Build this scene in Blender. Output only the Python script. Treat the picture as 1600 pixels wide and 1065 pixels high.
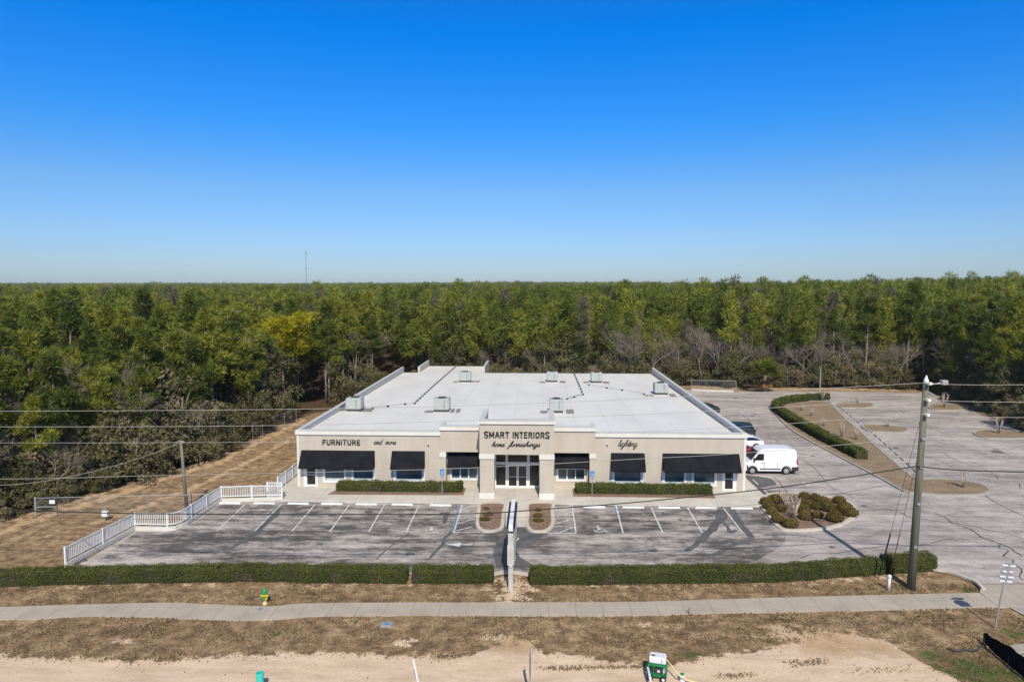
import bpy, math, random
import numpy as np
from mathutils import Vector
random.seed(7); RNG = np.random.default_rng(11)
SC = bpy.context.scene; COL = SC.collection
for o in list(bpy.data.objects): bpy.data.objects.remove(o)

# ------------------------------------------------------------------ camera
F, CX, CY, H = 1067.0, 800.0, 532.5, 18.0
YAW, PITCH = math.radians(2.14), math.radians(4.581)
fw = np.array([-math.sin(YAW)*math.cos(PITCH), math.cos(YAW)*math.cos(PITCH), -math.sin(PITCH)])
rt = np.array([math.cos(YAW), math.sin(YAW), 0.0]); up = np.cross(rt, fw)
def ray(px, py): return fw + rt*(px-CX)/F + up*(CY-py)/F
def P(px, py, z=0.0):                      # photo pixel -> point at height z
    d = ray(px, py); s = (z-H)/d[2]; return (s*d[0], s*d[1], z)
def PY(px, py, Y):                         # photo pixel -> point on the vertical plane y = Y
    d = ray(px, py); s = Y/d[1]; return (s*d[0], Y, H+s*d[2])
def P2(px, py, z=0.0): return P(px, py, z)[:2]
cam = bpy.data.cameras.new('camera'); cam.sensor_width = 36; cam.lens = F/1600*36
cam.clip_start = 0.5; cam.clip_end = 12000
camo = bpy.data.objects.new('camera', cam); COL.objects.link(camo)
camo.location = (0, 0, H); camo.rotation_euler = (math.pi/2-PITCH, 0, YAW)
SC.camera = camo
# ------------------------------------------------------------------ light
SUN_EL, SUN_AZ = math.radians(45), math.radians(8)        # sun behind the camera, a little to the right
sd = Vector((math.sin(SUN_AZ)*math.cos(SUN_EL), -math.cos(SUN_AZ)*math.cos(SUN_EL), math.sin(SUN_EL)))
L = bpy.data.lights.new('sun', 'SUN'); L.energy = 4.3; L.angle = math.radians(0.5); L.color = (1, 0.94, 0.84)
lo = bpy.data.objects.new('sun', L); COL.objects.link(lo); lo.location = (30, -40, 60)
lo.rotation_euler = (-sd).to_track_quat('-Z', 'Y').to_euler()
W = bpy.data.worlds.new('World'); SC.world = W; W.use_nodes = True
wn = W.node_tree.nodes; wl = W.node_tree.links; bg = wn['Background']
sky = wn.new('ShaderNodeTexSky'); sky.sky_type = 'NISHITA'; sky.sun_disc = False
sky.sun_elevation = SUN_EL; sky.sun_rotation = math.pi - SUN_AZ
sky.altitude = 0; sky.air_density = 1.0; sky.dust_density = 0.4; sky.ozone_density = 3.0
hs = wn.new('ShaderNodeHueSaturation'); hs.inputs['Saturation'].default_value = 1.25; hs.inputs['Value'].default_value = 1.0
wl.new(sky.outputs[0], hs.inputs['Color']); bg.inputs[1].default_value = 0.12
# polarised look of the sky: graded by elevation (pale blue horizon, deeper above; unseen zenith warmed to neutralise the fill light)
tcw = wn.new('ShaderNodeTexCoord'); spw = wn.new('ShaderNodeSeparateXYZ'); wl.new(tcw.outputs['Generated'], spw.inputs[0])
rpw = wn.new('ShaderNodeValToRGB'); ew = rpw.color_ramp.elements; ew[0].position = 0; ew[0].color = (.27, .355, .53, 1); ew[1].position = .045; ew[1].color = (.275, .345, .512, 1)
for p_, c_ in ((.134, (.30, .395, .535)), (.22, (.12, .415, .66)), (.338, (.0, .425, .78)), (.42, (.05, .40, .72)), (.6, (.95, .55, .33))):
    x_ = ew.new(p_); x_.color = (*c_, 1)
wl.new(spw.outputs[2], rpw.inputs[0]); mw = wn.new('ShaderNodeVectorMath'); mw.operation = 'MULTIPLY'; wl.new(hs.outputs[0], mw.inputs[0]); wl.new(rpw.outputs[0], mw.inputs[1])
mw2 = wn.new('ShaderNodeVectorMath'); mw2.operation = 'SCALE'; mw2.inputs['Scale'].default_value = 2.0; wl.new(mw.outputs[0], mw2.inputs[0]); wl.new(mw2.outputs[0], bg.inputs[0])
SC.view_settings.view_transform = 'Standard'; SC.view_settings.look = 'None'
SC.view_settings.exposure = 0.0; SC.view_settings.gamma = 1.0
SC.cycles.use_denoising = True; SC.cycles.max_bounces = 6; SC.cycles.transparent_max_bounces = 12

# ------------------------------------------------------------------ materials
def nodes(name):
    m = bpy.data.materials.new(name); m.use_nodes = True
    return m, m.node_tree.nodes, m.node_tree.links, m.node_tree.nodes['Principled BSDF']
def ramp(n, stops):
    r = n.new('ShaderNodeValToRGB'); e = r.color_ramp.elements
    while len(e) > 1: e.remove(e[-1])
    e[0].position = stops[0][0]; e[0].color = (*stops[0][1], 1)
    for p, c in stops[1:]:
        x = e.new(p); x.color = (*c, 1)
    return r
def noise(n, l, scale, detail=4, rough=.55, stretch=None, src=None):
    t = n.new('ShaderNodeTexNoise'); t.inputs['Scale'].default_value = scale
    t.inputs['Detail'].default_value = detail; t.inputs['Roughness'].default_value = rough
    g = n.new('ShaderNodeNewGeometry'); so = g.outputs['Position']
    if src == 'obj': so = n.new('ShaderNodeTexCoord').outputs['Object']
    if stretch:
        mp = n.new('ShaderNodeMapping'); mp.inputs['Scale'].default_value = stretch
        l.new(so, mp.inputs[0]); so = mp.outputs[0]
    l.new(so, t.inputs['Vector']); return t.outputs['Fac']
def mix(n, l, fac, a, b, mode='MIX'):
    m = n.new('ShaderNodeMix'); m.data_type = 'RGBA'; m.blend_type = mode
    for i, v in ((0, fac), (6, a), (7, b)):
        if isinstance(v, (int, float)): m.inputs[i].default_value = v
        elif isinstance(v, tuple): m.inputs[i].default_value = (*v, 1)
        else: l.new(v, m.inputs[i])
    return m.outputs[2]
def math_(n, l, op, a, b=None, clamp=False):
    m = n.new('ShaderNodeMath'); m.operation = op; m.use_clamp = clamp
    for i, v in enumerate((a, b)):
        if v is None: continue
        if isinstance(v, (int, float)): m.inputs[i].default_value = v
        else: l.new(v, m.inputs[i])
    return m.outputs[0]
def bump(n, l, b, h, strength=.3, dist=.05):
    bp = n.new('ShaderNodeBump'); bp.inputs['Strength'].default_value = strength; bp.inputs['Distance'].default_value = dist
    l.new(h, bp.inputs['Height']); l.new(bp.outputs[0], b.inputs['Normal'])
def paint(name, col, rough=.6, var=.12, scale=1.5, metal=0, spec=.5, bumps=0, coat=0):
    m, n, l, b = nodes(name)
    f = noise(n, l, scale, 5, .55, (1.6, 1.6, .35) if name == 'beige_stucco' else None)
    lo_ = tuple(c*(1-var) for c in col); hi_ = tuple(min(1, c*(1+var)) for c in col)
    r = ramp(n, [(.3, lo_), (.7, hi_)]); l.new(f, r.inputs[0]); l.new(r.outputs[0], b.inputs['Base Color'])
    b.inputs['Roughness'].default_value = rough; b.inputs['Metallic'].default_value = metal
    b.inputs['Specular IOR Level'].default_value = spec; b.inputs['Coat Weight'].default_value = coat
    if bumps: bump(n, l, b, noise(n, l, 25, 4), bumps, .02)
    return m
M = {}
M['wall'] = paint('beige_stucco', (.515, .45, .36), .85, .07, .8)
M['signcream'] = paint('weathered_sign_cream', (.50, .475, .42), .8, .15, 1.2)
M['trim'] = paint('cream_trim', (.70, .67, .59), .75, .06, .8)
M['white'] = paint('white_paint', (.78, .78, .76), .5, .05, 2)
M['coping'] = paint('coping_metal', (.58, .575, .53), .5, .06, 2)
M['roofside'] = paint('parapet_membrane', (.55, .53, .51), .7, .06, 1)
M['awning'] = paint('black_awning_canvas', (.013, .014, .017), .9, .4, 1.2, spec=.12)
M['black'] = paint('black_letters', (.012, .012, .012), .5, .1, 3)
M['alu'] = paint('aluminium', (.5, .5, .5), .4, .08, 3, metal=.6)
M['acgrey'] = paint('pale_grey_metal', (.40, .42, .385), .5, .08, 2)
M['acdark'] = paint('dark_grille', (.05, .05, .05), .7, .2, 5)
M['pad'] = paint('worn_roof_patch', (.24, .22, .20), .9, .15, 4)
M['concrete'] = None
M['rubber'] = paint('rubber', (.02, .02, .02), .85, .2, 5)
M['plastic'] = paint('black_plastic', (.03, .03, .033), .6, .1, 5)
M['rim'] = paint('steel_rim', (.45, .44, .43), .45, .1, 5, metal=.5)
M['vanwhite'] = paint('white_van_paint', (.8, .8, .8), .35, .02, 1, coat=.3)
M['carwhite'] = paint('white_car_paint', (.78, .78, .79), .3, .02, 1, coat=.5)
M['red'] = paint('red_car_paint', (.3, .015, .03), .3, .05, 1, coat=.6)
M['dgreen'] = paint('dark_green_car_paint', (.012, .025, .02), .3, .1, 1, coat=.6)
M['blackcar'] = paint('black_car_paint', (.01, .01, .012), .3, .1, 1, coat=.6)
M['taillight'] = paint('tail_lens', (.3, .01, .01), .3, .05, 5)
M['headlight'] = paint('head_lens', (.6, .6, .62), .2, .05, 5)
M['cable'] = paint('bare_aluminium_wire', (.40, .385, .34), .5, .05, 5)
M['darkcable'] = paint('black_cable', (.02, .02, .02), .7, .1, 5)
M['galv'] = paint('galvanised_steel', (.38, .38, .38), .5, .1, 6, metal=.3)
M['blue'] = paint('sign_blue', (.02, .22, .55), .5, .05, 5)
M['hyd_y'] = paint('hydrant_yellow', (.75, .48, .01), .5, .08, 8)
M['hyd_g'] = paint('hydrant_green', (.01, .28, .09), .5, .08, 8)
M['hyd_c'] = paint('hydrant_cream', (.75, .62, .3), .6, .08, 8)
M['teal'] = paint('teal_pvc', (.05, .55, .46), .45, .05, 4)
M['green'] = paint('green_machine_paint', (.01, .2, .06), .45, .1, 6)
M['tank'] = paint('white_tank_plastic', (.72, .70, .72), .5, .05, 3)
M['canvas'] = paint('black_silt_fabric', (.006, .006, .007), .9, .2, 4, spec=.1)
M['signback'] = paint('sign_back_metal', (.30, .30, .31), .5, .06, 5, metal=.2)
M['line'] = None
def glass(name, col, rough=.06):
    m, n, l, b = nodes(name)
    r = ramp(n, [(.35, tuple(c*.6 for c in col)), (.65, tuple(c*1.3 for c in col))])
    l.new(noise(n, l, .9, 3, .5, (1, 1, .4)), r.inputs[0]); l.new(r.outputs[0], b.inputs['Base Color'])
    b.inputs['Roughness'].default_value = rough; b.inputs['Specular IOR Level'].default_value = .6
    return m
M['glass'] = glass('shop_window_glass', (.055, .09, .105), .12); M['dglass'] = glass('dark_entrance_glass', (.014, .013, .012), .15)
M['carglass'] = glass('car_glass', (.01, .012, .014))
M['blind'] = paint('pale_window_display', (.42, .48, .47), .7, .15, 3)

def mat_roof():
    m, n, l, b = nodes('white_roof_membrane')
    a = ramp(n, [(.3, (.66, .64, .59)), (.55, (.73, .71, .655)), (.8, (.77, .75, .695))]); l.new(noise(n, l, .25, 5, .6, (1, .5, 1)), a.inputs[0])
    # sheet seams: thin darker lines
    sep = n.new('ShaderNodeSeparateXYZ'); g = n.new('ShaderNodeNewGeometry'); l.new(g.outputs['Position'], sep.inputs[0])
    fr = math_(n, l, 'FRACT', math_(n, l, 'DIVIDE', math_(n, l, 'ADD', sep.outputs[0], 100.0), 3.05))
    s1 = math_(n, l, 'LESS_THAN', fr, .03)
    fy = math_(n, l, 'FRACT', math_(n, l, 'DIVIDE', sep.outputs[1], 11.7)); s2 = math_(n, l, 'LESS_THAN', fy, .012)
    s = math_(n, l, 'MULTIPLY', math_(n, l, 'MAXIMUM', s1, s2), noise(n, l, .6, 2))
    c = mix(n, l, math_(n, l, 'MULTIPLY', s, .5), a.outputs[0], (.40, .38, .35))
    st = ramp(n, [(.66, (0, 0, 0)), (.8, (1, 1, 1))]); l.new(noise(n, l, .35, 6, .7, (.35, 1.6, 1)), st.inputs[0])
    c = mix(n, l, math_(n, l, 'MULTIPLY', st.outputs[0], .35), c, (.5, .47, .42))
    l.new(c, b.inputs['Base Color']); b.inputs['Roughness'].default_value = .6; return m
M['roof'] = mat_roof()

def mat_asphalt(name, dark, light, contrast=1, mid=.5):
    m, n, l, b = nodes(name)
    big = noise(n, l, .16, 8, .68, (.7, 1.1, 1)); streak = noise(n, l, .42, 8, .75, (.22, 1.7, 1)); blot = noise(n, l, 1.1, 9, .78, (.6, 1.1, 1)); fine = noise(n, l, 9, 5, .7)
    v = math_(n, l, 'ADD', math_(n, l, 'ADD', math_(n, l, 'MULTIPLY', big, .3), math_(n, l, 'MULTIPLY', streak, .35)), math_(n, l, 'MULTIPLY', blot, .35))
    w = .075/contrast; r = ramp(n, [(mid-w, dark), (mid, tuple((a*.5+c*.5) for a, c in zip(dark, light))), (mid+w, light)]); l.new(v, r.inputs[0])
    fr = ramp(n, [(.3, (.8, .8, .8)), (.7, (1.15, 1.15, 1.15))]); l.new(fine, fr.inputs[0])
    c = mix(n, l, 1.0, r.outputs[0], fr.outputs[0], 'MULTIPLY')
    g = n.new('ShaderNodeNewGeometry'); nz = n.new('ShaderNodeTexNoise'); nz.inputs['Scale'].default_value = .5; nz.inputs['Detail'].default_value = 8; nz.inputs['Roughness'].default_value = .7
    l.new(g.outputs['Position'], nz.inputs['Vector'])
    for sc_, th, gate in ((.16, .006, .48), (.45, .009, .6)):
        vo = n.new('ShaderNodeTexVoronoi'); vo.feature = 'DISTANCE_TO_EDGE'; vo.inputs['Scale'].default_value = sc_; vm = n.new('ShaderNodeVectorMath'); vm.operation = 'MULTIPLY_ADD'
        l.new(nz.outputs['Color'], vm.inputs[0]); vm.inputs[1].default_value = (6, 6, 0); l.new(g.outputs['Position'], vm.inputs[2]); l.new(vm.outputs[0], vo.inputs['Vector'])
        cr = math_(n, l, 'MULTIPLY', math_(n, l, 'LESS_THAN', vo.outputs['Distance'], th), math_(n, l, 'GREATER_THAN', noise(n, l, .13/sc_*.16, 3), gate))
        c = mix(n, l, math_(n, l, 'MULTIPLY', cr, .45), c, (.09, .085, .085))
    l.new(c, b.inputs['Base Color']); b.inputs['Roughness'].default_value = .9; b.inputs['Specular IOR Level'].default_value = .2
    bump(n, l, b, fine, .25, .02); return m
M['asphalt'] = mat_asphalt('weathered_asphalt', (.245, .215, .197), (.55, .485, .44), 1.1)
M['asphalt2'] = mat_asphalt('patchy_dark_asphalt', (.105, .094, .088), (.55, .49, .445), 1.3, .515)
M['tar'] = paint('tar_patch', (.11, .105, .105), .8, .35, .9)
def mat_concrete(name, col, joint=None, slab=1.5):
    m, n, l, b = nodes(name)
    a = ramp(n, [(.3, tuple(c*.84 for c in col)), (.7, tuple(c*1.1 for c in col))]); l.new(noise(n, l, .6, 6, .65), a.inputs[0])
    f = ramp(n, [(.3, (.9, .9, .9)), (.7, (1.08, 1.08, 1.08))]); l.new(noise(n, l, 12, 4), f.inputs[0])
    c = mix(n, l, 1., a.outputs[0], f.outputs[0], 'MULTIPLY')
    if joint:
        sep = n.new('ShaderNodeSeparateXYZ'); g = n.new('ShaderNodeNewGeometry'); l.new(g.outputs['Position'], sep.inputs[0])
        fr = math_(n, l, 'FRACT', math_(n, l, 'DIVIDE', math_(n, l, 'ADD', sep.outputs[0], 200.), slab))
        c = mix(n, l, math_(n, l, 'MULTIPLY', math_(n, l, 'LESS_THAN', fr, joint/slab), .42), c, tuple(q*.45 for q in col))
        wn_ = n.new('ShaderNodeTexWhiteNoise'); wn_.noise_dimensions = '1D'
        l.new(math_(n, l, 'FLOOR', math_(n, l, 'DIVIDE', math_(n, l, 'ADD', sep.outputs[0], 200.), slab)), wn_.inputs['W'])
        c = mix(n, l, math_(n, l, 'MULTIPLY', wn_.outputs[0], .12), c, tuple(q*.55 for q in col))
    l.new(c, b.inputs['Base Color']); b.inputs['Roughness'].default_value = .9; return m
M['concrete'] = mat_concrete('pale_concrete', (.60, .55, .47)); M['walk'] = mat_concrete('sidewalk_concrete', (.45, .385, .305), .06, 1.52)
M['frontwalk'] = mat_concrete('storefront_walk_concrete', (.60, .555, .475), .05, 3.3)
M['curb'] = mat_concrete('curb_concrete', (.56, .50, .41)); M['curb2'] = mat_concrete('aged_curb', (.38, .345, .29))
def mat_line(name, col, wear=.5):
    m, n, l, b = nodes(name)
    r = ramp(n, [(.38, tuple(c*wear for c in col)), (.55, col)]); l.new(noise(n, l, 3, 6, .7), r.inputs[0]); l.new(r.outputs[0], b.inputs['Base Color'])
    b.inputs['Roughness'].default_value = .8; return m
M['line'] = mat_line('worn_white_marking', (.72, .71, .69)); M['oldline'] = mat_line('faded_marking', (.52, .5, .48), .6); M['blueline'] = mat_line('worn_blue_marking', (.16, .27, .42), .8)
def mat_mulch(name, a_, b_):
    m, n, l, b = nodes(name)
    r = ramp(n, [(.35, a_), (.5, tuple((x+y)/2 for x, y in zip(a_, b_))), (.65, b_)]); l.new(noise(n, l, 7, 6, .75), r.inputs[0])
    r2 = ramp(n, [(.3, (.75, .75, .75)), (.7, (1.15, 1.15, 1.15))]); l.new(noise(n, l, .8, 4), r2.inputs[0])
    l.new(mix(n, l, 1., r.outputs[0], r2.outputs[0], 'MULTIPLY'), b.inputs['Base Color']); b.inputs['Roughness'].default_value = 1
    bump(n, l, b, noise(n, l, 14, 4), .8, .06); return m
M['mulch'] = mat_mulch('bark_mulch', (.10, .06, .04), (.38, .25, .17)); M['straw'] = mat_mulch('dry_turf', (.15, .105, .06), (.40, .29, .175))
def mat_ground():
    m, n, l, b = nodes('dry_grass_and_sand')
    def at(nm):
        a = n.new('ShaderNodeAttribute'); a.attribute_name = nm; return a.outputs['Fac']
    n1 = noise(n, l, .22, 5, .6); n2 = noise(n, l, 1.4, 8, .75, (.85, .9, 1)); n3 = noise(n, l, 9, 5, .75)
    r = ramp(n, [(.36, (.14, .092, .052)), (.46, (.255, .173, .098)), (.55, (.36, .25, .145)), (.64, (.48, .355, .22))]); l.new(n2, r.inputs[0])
    r3 = ramp(n, [(.3, (.72, .72, .72)), (.7, (1.25, 1.25, 1.25))]); l.new(n3, r3.inputs[0])
    c = mix(n, l, 1., r.outputs[0], r3.outputs[0], 'MULTIPLY')
    rr = ramp(n, [(.35, (.85, .82, .8)), (.65, (1.12, 1.12, 1.1))]); l.new(n1, rr.inputs[0]); c = mix(n, l, 1., c, rr.outputs[0], 'MULTIPLY')
    def mask(att, nz, amp, lo_, hi_):
        v = math_(n, l, 'ADD', at(att), math_(n, l, 'MULTIPLY', math_(n, l, 'SUBTRACT', nz, .5), amp))
        q = ramp(n, [(lo_, (0, 0, 0)), (hi_, (1, 1, 1))]); l.new(v, q.inputs[0]); return q.outputs[0]
    gcol = ramp(n, [(.3, (.05, .075, .018)), (.7, (.13, .15, .045))]); l.new(n3, gcol.inputs[0])
    c = mix(n, l, mask('green', n2, 2.6, .5, .75), c, gcol.outputs[0])
    oc = ramp(n, [(.3, (.30, .19, .105)), (.5, (.52, .36, .21)), (.7, (.66, .48, .30))]); l.new(n2, oc.inputs[0])
    sc = ramp(n, [(.3, (.60, .44, .30)), (.55, (.72, .545, .385)), (.75, (.78, .61, .44))]); l.new(noise(n, l, .9, 6, .6, (.45, 1.6, 1)), sc.inputs[0])
    sc2 = mix(n, l, .35, sc.outputs[0], r3.outputs[0], 'MULTIPLY')
    c = mix(n, l, mask('sand', n2, 2.2, .4, .56), c, sc2)
    c = mix(n, l, mask('orange', n2, 2.0, .35, .7), c, oc.outputs[0])
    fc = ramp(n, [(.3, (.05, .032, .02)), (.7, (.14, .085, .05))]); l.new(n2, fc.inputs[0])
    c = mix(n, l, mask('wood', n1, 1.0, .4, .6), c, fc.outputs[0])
    l.new(c, b.inputs['Base Color']); b.inputs['Roughness'].default_value = 1; b.inputs['Specular IOR Level'].default_value = .1
    bump(n, l, b, math_(n, l, 'ADD', n2, math_(n, l, 'MULTIPLY', n3, .4)), .8, .12); return m
M['ground'] = mat_ground()
def mat_leaf(name, stops, rnd=True, spread=.5, trans=.42, treeattr=False):
    m, n, l, b = nodes(name)
    a = n.new('ShaderNodeAttribute'); a.attribute_name = 'tint'
    v = a.outputs['Fac']
    if rnd:
        if treeattr:
            o = n.new('ShaderNodeAttribute'); o.attribute_name = 'treerand'; rv = o.outputs['Fac']
        else: rv = n.new('ShaderNodeObjectInfo').outputs['Random']
        v = math_(n, l, 'ADD', math_(n, l, 'MULTIPLY', v, 1-spread), math_(n, l, 'MULTIPLY', rv, spread))
    r = ramp(n, stops); l.new(v, r.inputs[0])
    d = n.new('ShaderNodeBsdfDiffuse'); t = n.new('ShaderNodeBsdfTranslucent'); mx = n.new('ShaderNodeMixShader'); mx.inputs[0].default_value = trans
    l.new(r.outputs[0], d.inputs[0]); l.new(r.outputs[0], t.inputs[0]); l.new(d.outputs[0], mx.inputs[1]); l.new(t.outputs[0], mx.inputs[2])
    l.new(mx.outputs[0], n['Material Output'].inputs[0]); n.remove(b); return m
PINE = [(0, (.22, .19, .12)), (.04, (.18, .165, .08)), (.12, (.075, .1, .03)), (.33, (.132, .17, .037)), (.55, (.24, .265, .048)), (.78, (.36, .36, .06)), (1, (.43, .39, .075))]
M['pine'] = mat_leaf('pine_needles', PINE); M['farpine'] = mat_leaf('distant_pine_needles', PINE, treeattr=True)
M['goldpine'] = mat_leaf('golden_pine_needles', [(0, (.22, .21, .015)), (.5, (.42, .38, .025)), (1, (.55, .46, .03))], False)
M['oak'] = mat_leaf('oak_leaves', [(0, (.09, .095, .042)), (.5, (.18, .18, .082)), (1, (.29, .265, .14))])
M['brush'] = mat_leaf('understory_leaves', [(0, (.11, .105, .05)), (.45, (.21, .195, .095)), (.75, (.30, .25, .15)), (1, (.36, .25, .16))], spread=.6)
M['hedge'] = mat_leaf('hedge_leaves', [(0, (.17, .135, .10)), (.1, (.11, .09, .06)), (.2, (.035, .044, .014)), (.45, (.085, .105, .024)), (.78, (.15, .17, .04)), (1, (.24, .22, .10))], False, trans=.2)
M['boxshrub'] = mat_leaf('bronze_shrub_leaves', [(0, (.07, .052, .018)), (.5, (.175, .13, .038)), (1, (.30, .21, .08))], spread=.3, trans=.2)
M['hedgecore'] = paint('inner_twigs', (.03, .03, .014), 1, .3, 6)
M['palmleaf'] = mat_leaf('palm_fronds', [(0, (.10, .15, .02)), (.6, (.22, .26, .035)), (1, (.36, .32, .05))], False)
M['deadpalm'] = paint('dead_fronds', (.38, .19, .06), .9, .3, 3)
M['grass'] = mat_leaf('verge_grass', [(0, (.10, .07, .04)), (.5, (.26, .19, .11)), (.8, (.40, .30, .18)), (.86, (.10, .12, .035)), (1, (.07, .10, .03))], False)
M['bark'] = paint('pine_bark', (.26, .20, .16), .95, .35, 3, bumps=.4)
M['greybark'] = paint('grey_bark', (.26, .215, .175), .95, .25, 3)
M['myrtle'] = paint('pale_smooth_bark', (.42, .34, .27), .9, .25, 6)
def mat_pole(name, a_, b_):
    m, n, l, b = nodes(name)
    r = ramp(n, [(.3, a_), (.7, b_)]); l.new(noise(n, l, 2.5, 5, .6, (3, 3, .25)), r.inputs[0]); l.new(r.outputs[0], b.inputs['Base Color']); b.inputs['Roughness'].default_value = .9; return m
M['pole'] = mat_pole('treated_pole_wood', (.085, .085, .058), (.18, .17, .118)); M['oldpole'] = mat_pole('weathered_pole_wood', (.12, .12, .10), (.24, .23, .18))
def mat_chain():
    m, n, l, b = nodes('chain_link_wire')
    g = n.new('ShaderNodeNewGeometry'); sp = n.new('ShaderNodeSeparateXYZ'); l.new(g.outputs['Position'], sp.inputs[0])
    hx = math_(n, l, 'ADD', sp.outputs[0], math_(n, l, 'MULTIPLY', sp.outputs[1], .7))
    u = math_(n, l, 'FRACT', math_(n, l, 'MULTIPLY', math_(n, l, 'ADD', hx, sp.outputs[2]), 14)); v = math_(n, l, 'FRACT', math_(n, l, 'MULTIPLY', math_(n, l, 'SUBTRACT', hx, sp.outputs[2]), 14))
    w = math_(n, l, 'MAXIMUM', math_(n, l, 'LESS_THAN', math_(n, l, 'ABSOLUTE', u), .04), math_(n, l, 'LESS_THAN', math_(n, l, 'ABSOLUTE', v), .04))
    b.inputs['Base Color'].default_value = (.4, .41, .43, 1); b.inputs['Roughness'].default_value = .5; b.inputs['Metallic'].default_value = .3; l.new(w, b.inputs['Alpha']); return m
M['chain'] = mat_chain()

# ------------------------------------------------------------------ object helpers
def tag(o, label=None, cat=None, group=None, kind=None):
    if label: o['label'] = label
    if cat: o['category'] = cat
    if group: o['group'] = group
    if kind: o['kind'] = kind
    return o
def thing(name, label, cat, loc=(0, 0, 0), group=None, rz=0):
    o = bpy.data.objects.new(name, None); o.empty_display_size = .3; COL.objects.link(o)
    o.location = loc; o.rotation_euler = (0, 0, rz); return tag(o, label, cat, group)
def root_loc(o):
    while o.parent: o = o.parent
    return np.array(o.location)
def mesh_obj(name, V, faces, mat, parent=None, loc=None, smooth=False, attrs=None):
    V = np.asarray(V, dtype=np.float64).reshape(-1, 3)
    off = root_loc(parent) if parent is not None else (np.array(loc) if loc is not None else np.zeros(3))
    V = V - off; me = bpy.data.meshes.new(name)
    if isinstance(faces, np.ndarray):
        nf, k = faces.shape; me.vertices.add(len(V)); me.vertices.foreach_set('co', V.ravel())
        me.loops.add(nf*k); me.loops.foreach_set('vertex_index', faces.ravel()); me.polygons.add(nf)
        me.polygons.foreach_set('loop_start', np.arange(0, nf*k, k)); me.update(calc_edges=True)
    else: me.from_pydata([tuple(v) for v in V], [], faces); me.update()
    if attrs:
        for k_, a in attrs.items():
            at = me.attributes.new(k_, 'FLOAT', 'POINT'); at.data.foreach_set('value', np.asarray(a, dtype=np.float32))
    me.materials.append(mat if not isinstance(mat, str) else M[mat])
    if smooth: me.polygons.foreach_set('use_smooth', [True]*len(me.polygons))
    o = bpy.data.objects.new(name, me); COL.objects.link(o)
    if parent is not None: o.parent = parent
    elif loc is not None: o.location = loc
    return o
class MB:
    def __init__(s): s.v = []; s.f = []
    def add(s, vs, fs):
        k = len(s.v); s.v += [tuple(map(float, v)) for v in vs]; s.f += [tuple(i+k for i in f) for f in fs]; return s
    def box(s, a, b):
        x0, y0, z0 = a; x1, y1, z1 = b
        return s.add([(x0, y0, z0), (x1, y0, z0), (x1, y1, z0), (x0, y1, z0), (x0, y0, z1), (x1, y0, z1), (x1, y1, z1), (x0, y1, z1)],
                     [(0, 3, 2, 1), (4, 5, 6, 7), (0, 1, 5, 4), (1, 2, 6, 5), (2, 3, 7, 6), (3, 0, 4, 7)])
    def bar(s, p, q, w, h):                 # box beam between two points
        p, q = Vector(p), Vector(q); d = (q-p).normalized(); side = d.cross(Vector((0, 0, 1)))
        side = Vector((0, 1, 0)) if side.length < 1e-4 else side.normalized(); u_ = side.cross(d).normalized()
        o = []
        for c in (p, q):
            for a, b in ((-1, -1), (1, -1), (1, 1), (-1, 1)): o.append(c+side*a*w/2+u_*b*h/2)
        return s.add(o, [(0, 3, 2, 1), (4, 5, 6, 7), (0, 1, 5, 4), (1, 2, 6, 5), (2, 3, 7, 6), (3, 0, 4, 7)])
    def tube(s, pts, r, n=8, cap=True):
        pts = [Vector(p) for p in pts]; rr = r if isinstance(r, (list, tuple)) else [r]*len(pts); vs = []; fs = []
        for i, p in enumerate(pts):
            d = (pts[min(i+1, len(pts)-1)]-pts[max(i-1, 0)]).normalized(); a = d.cross(Vector((0, 0, 1)))
            a = Vector((1, 0, 0)) if a.length < 1e-3 else a.normalized(); b = d.cross(a)
            for k in range(n):
                t = 2*math.pi*k/n; vs.append(p+a*math.cos(t)*rr[i]+b*math.sin(t)*rr[i])
        for i in range(len(pts)-1):
            for k in range(n): fs.append((i*n+k, i*n+(k+1) % n, (i+1)*n+(k+1) % n, (i+1)*n+k))
        if cap: fs += [tuple(range(n-1, -1, -1)), tuple((len(pts)-1)*n+k for k in range(n))]
        return s.add(vs, fs)
    def prism(s, poly, z0, z1):
        n = len(poly); a = sum(poly[i][0]*poly[(i+1) % n][1]-poly[(i+1) % n][0]*poly[i][1] for i in range(n))
        if a < 0: poly = poly[::-1]
        vs = [(x, y, z0) for x, y in poly]+[(x, y, z1) for x, y in poly]
        return s.add(vs, [tuple(range(n-1, -1, -1)), tuple(range(n, 2*n))]+[(i, (i+1) % n, n+(i+1) % n, n+i) for i in range(n)])
    def sheet(s, poly, z):
        n = len(poly); a = sum(poly[i][0]*poly[(i+1) % n][1]-poly[(i+1) % n][0]*poly[i][1] for i in range(n))
        if a < 0: poly = poly[::-1]
        return s.add([(p[0], p[1], z) for p in poly], [tuple(range(n))])
    def profile(s, pts, y0, y1, ins=0):      # x-z profile extruded in y
        n = len(pts); vs = [(x, y0, z) for x, z in pts]+[(x, y1, z) for x, z in pts]
        return s.add(vs, [tuple(range(n)), tuple(range(2*n-1, n-1, -1))]+[(i, n+i, n+(i+1) % n, (i+1) % n) for i in range(n)])
    def build(s, name, mat, parent=None, loc=None, smooth=False): return mesh_obj(name, s.v, s.f, mat, parent, loc, smooth)
def bevel(o, w=.02, seg=2):
    m = o.modifiers.new('bevel', 'BEVEL'); m.width = w; m.segments = seg; m.limit_method = 'ANGLE'; return o
def copy_tree(o, parent=None):
    c = o.copy(); COL.objects.link(c)
    if parent is not None: c.parent = parent
    for ch in list(o.children): copy_tree(ch, c)
    return c
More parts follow.
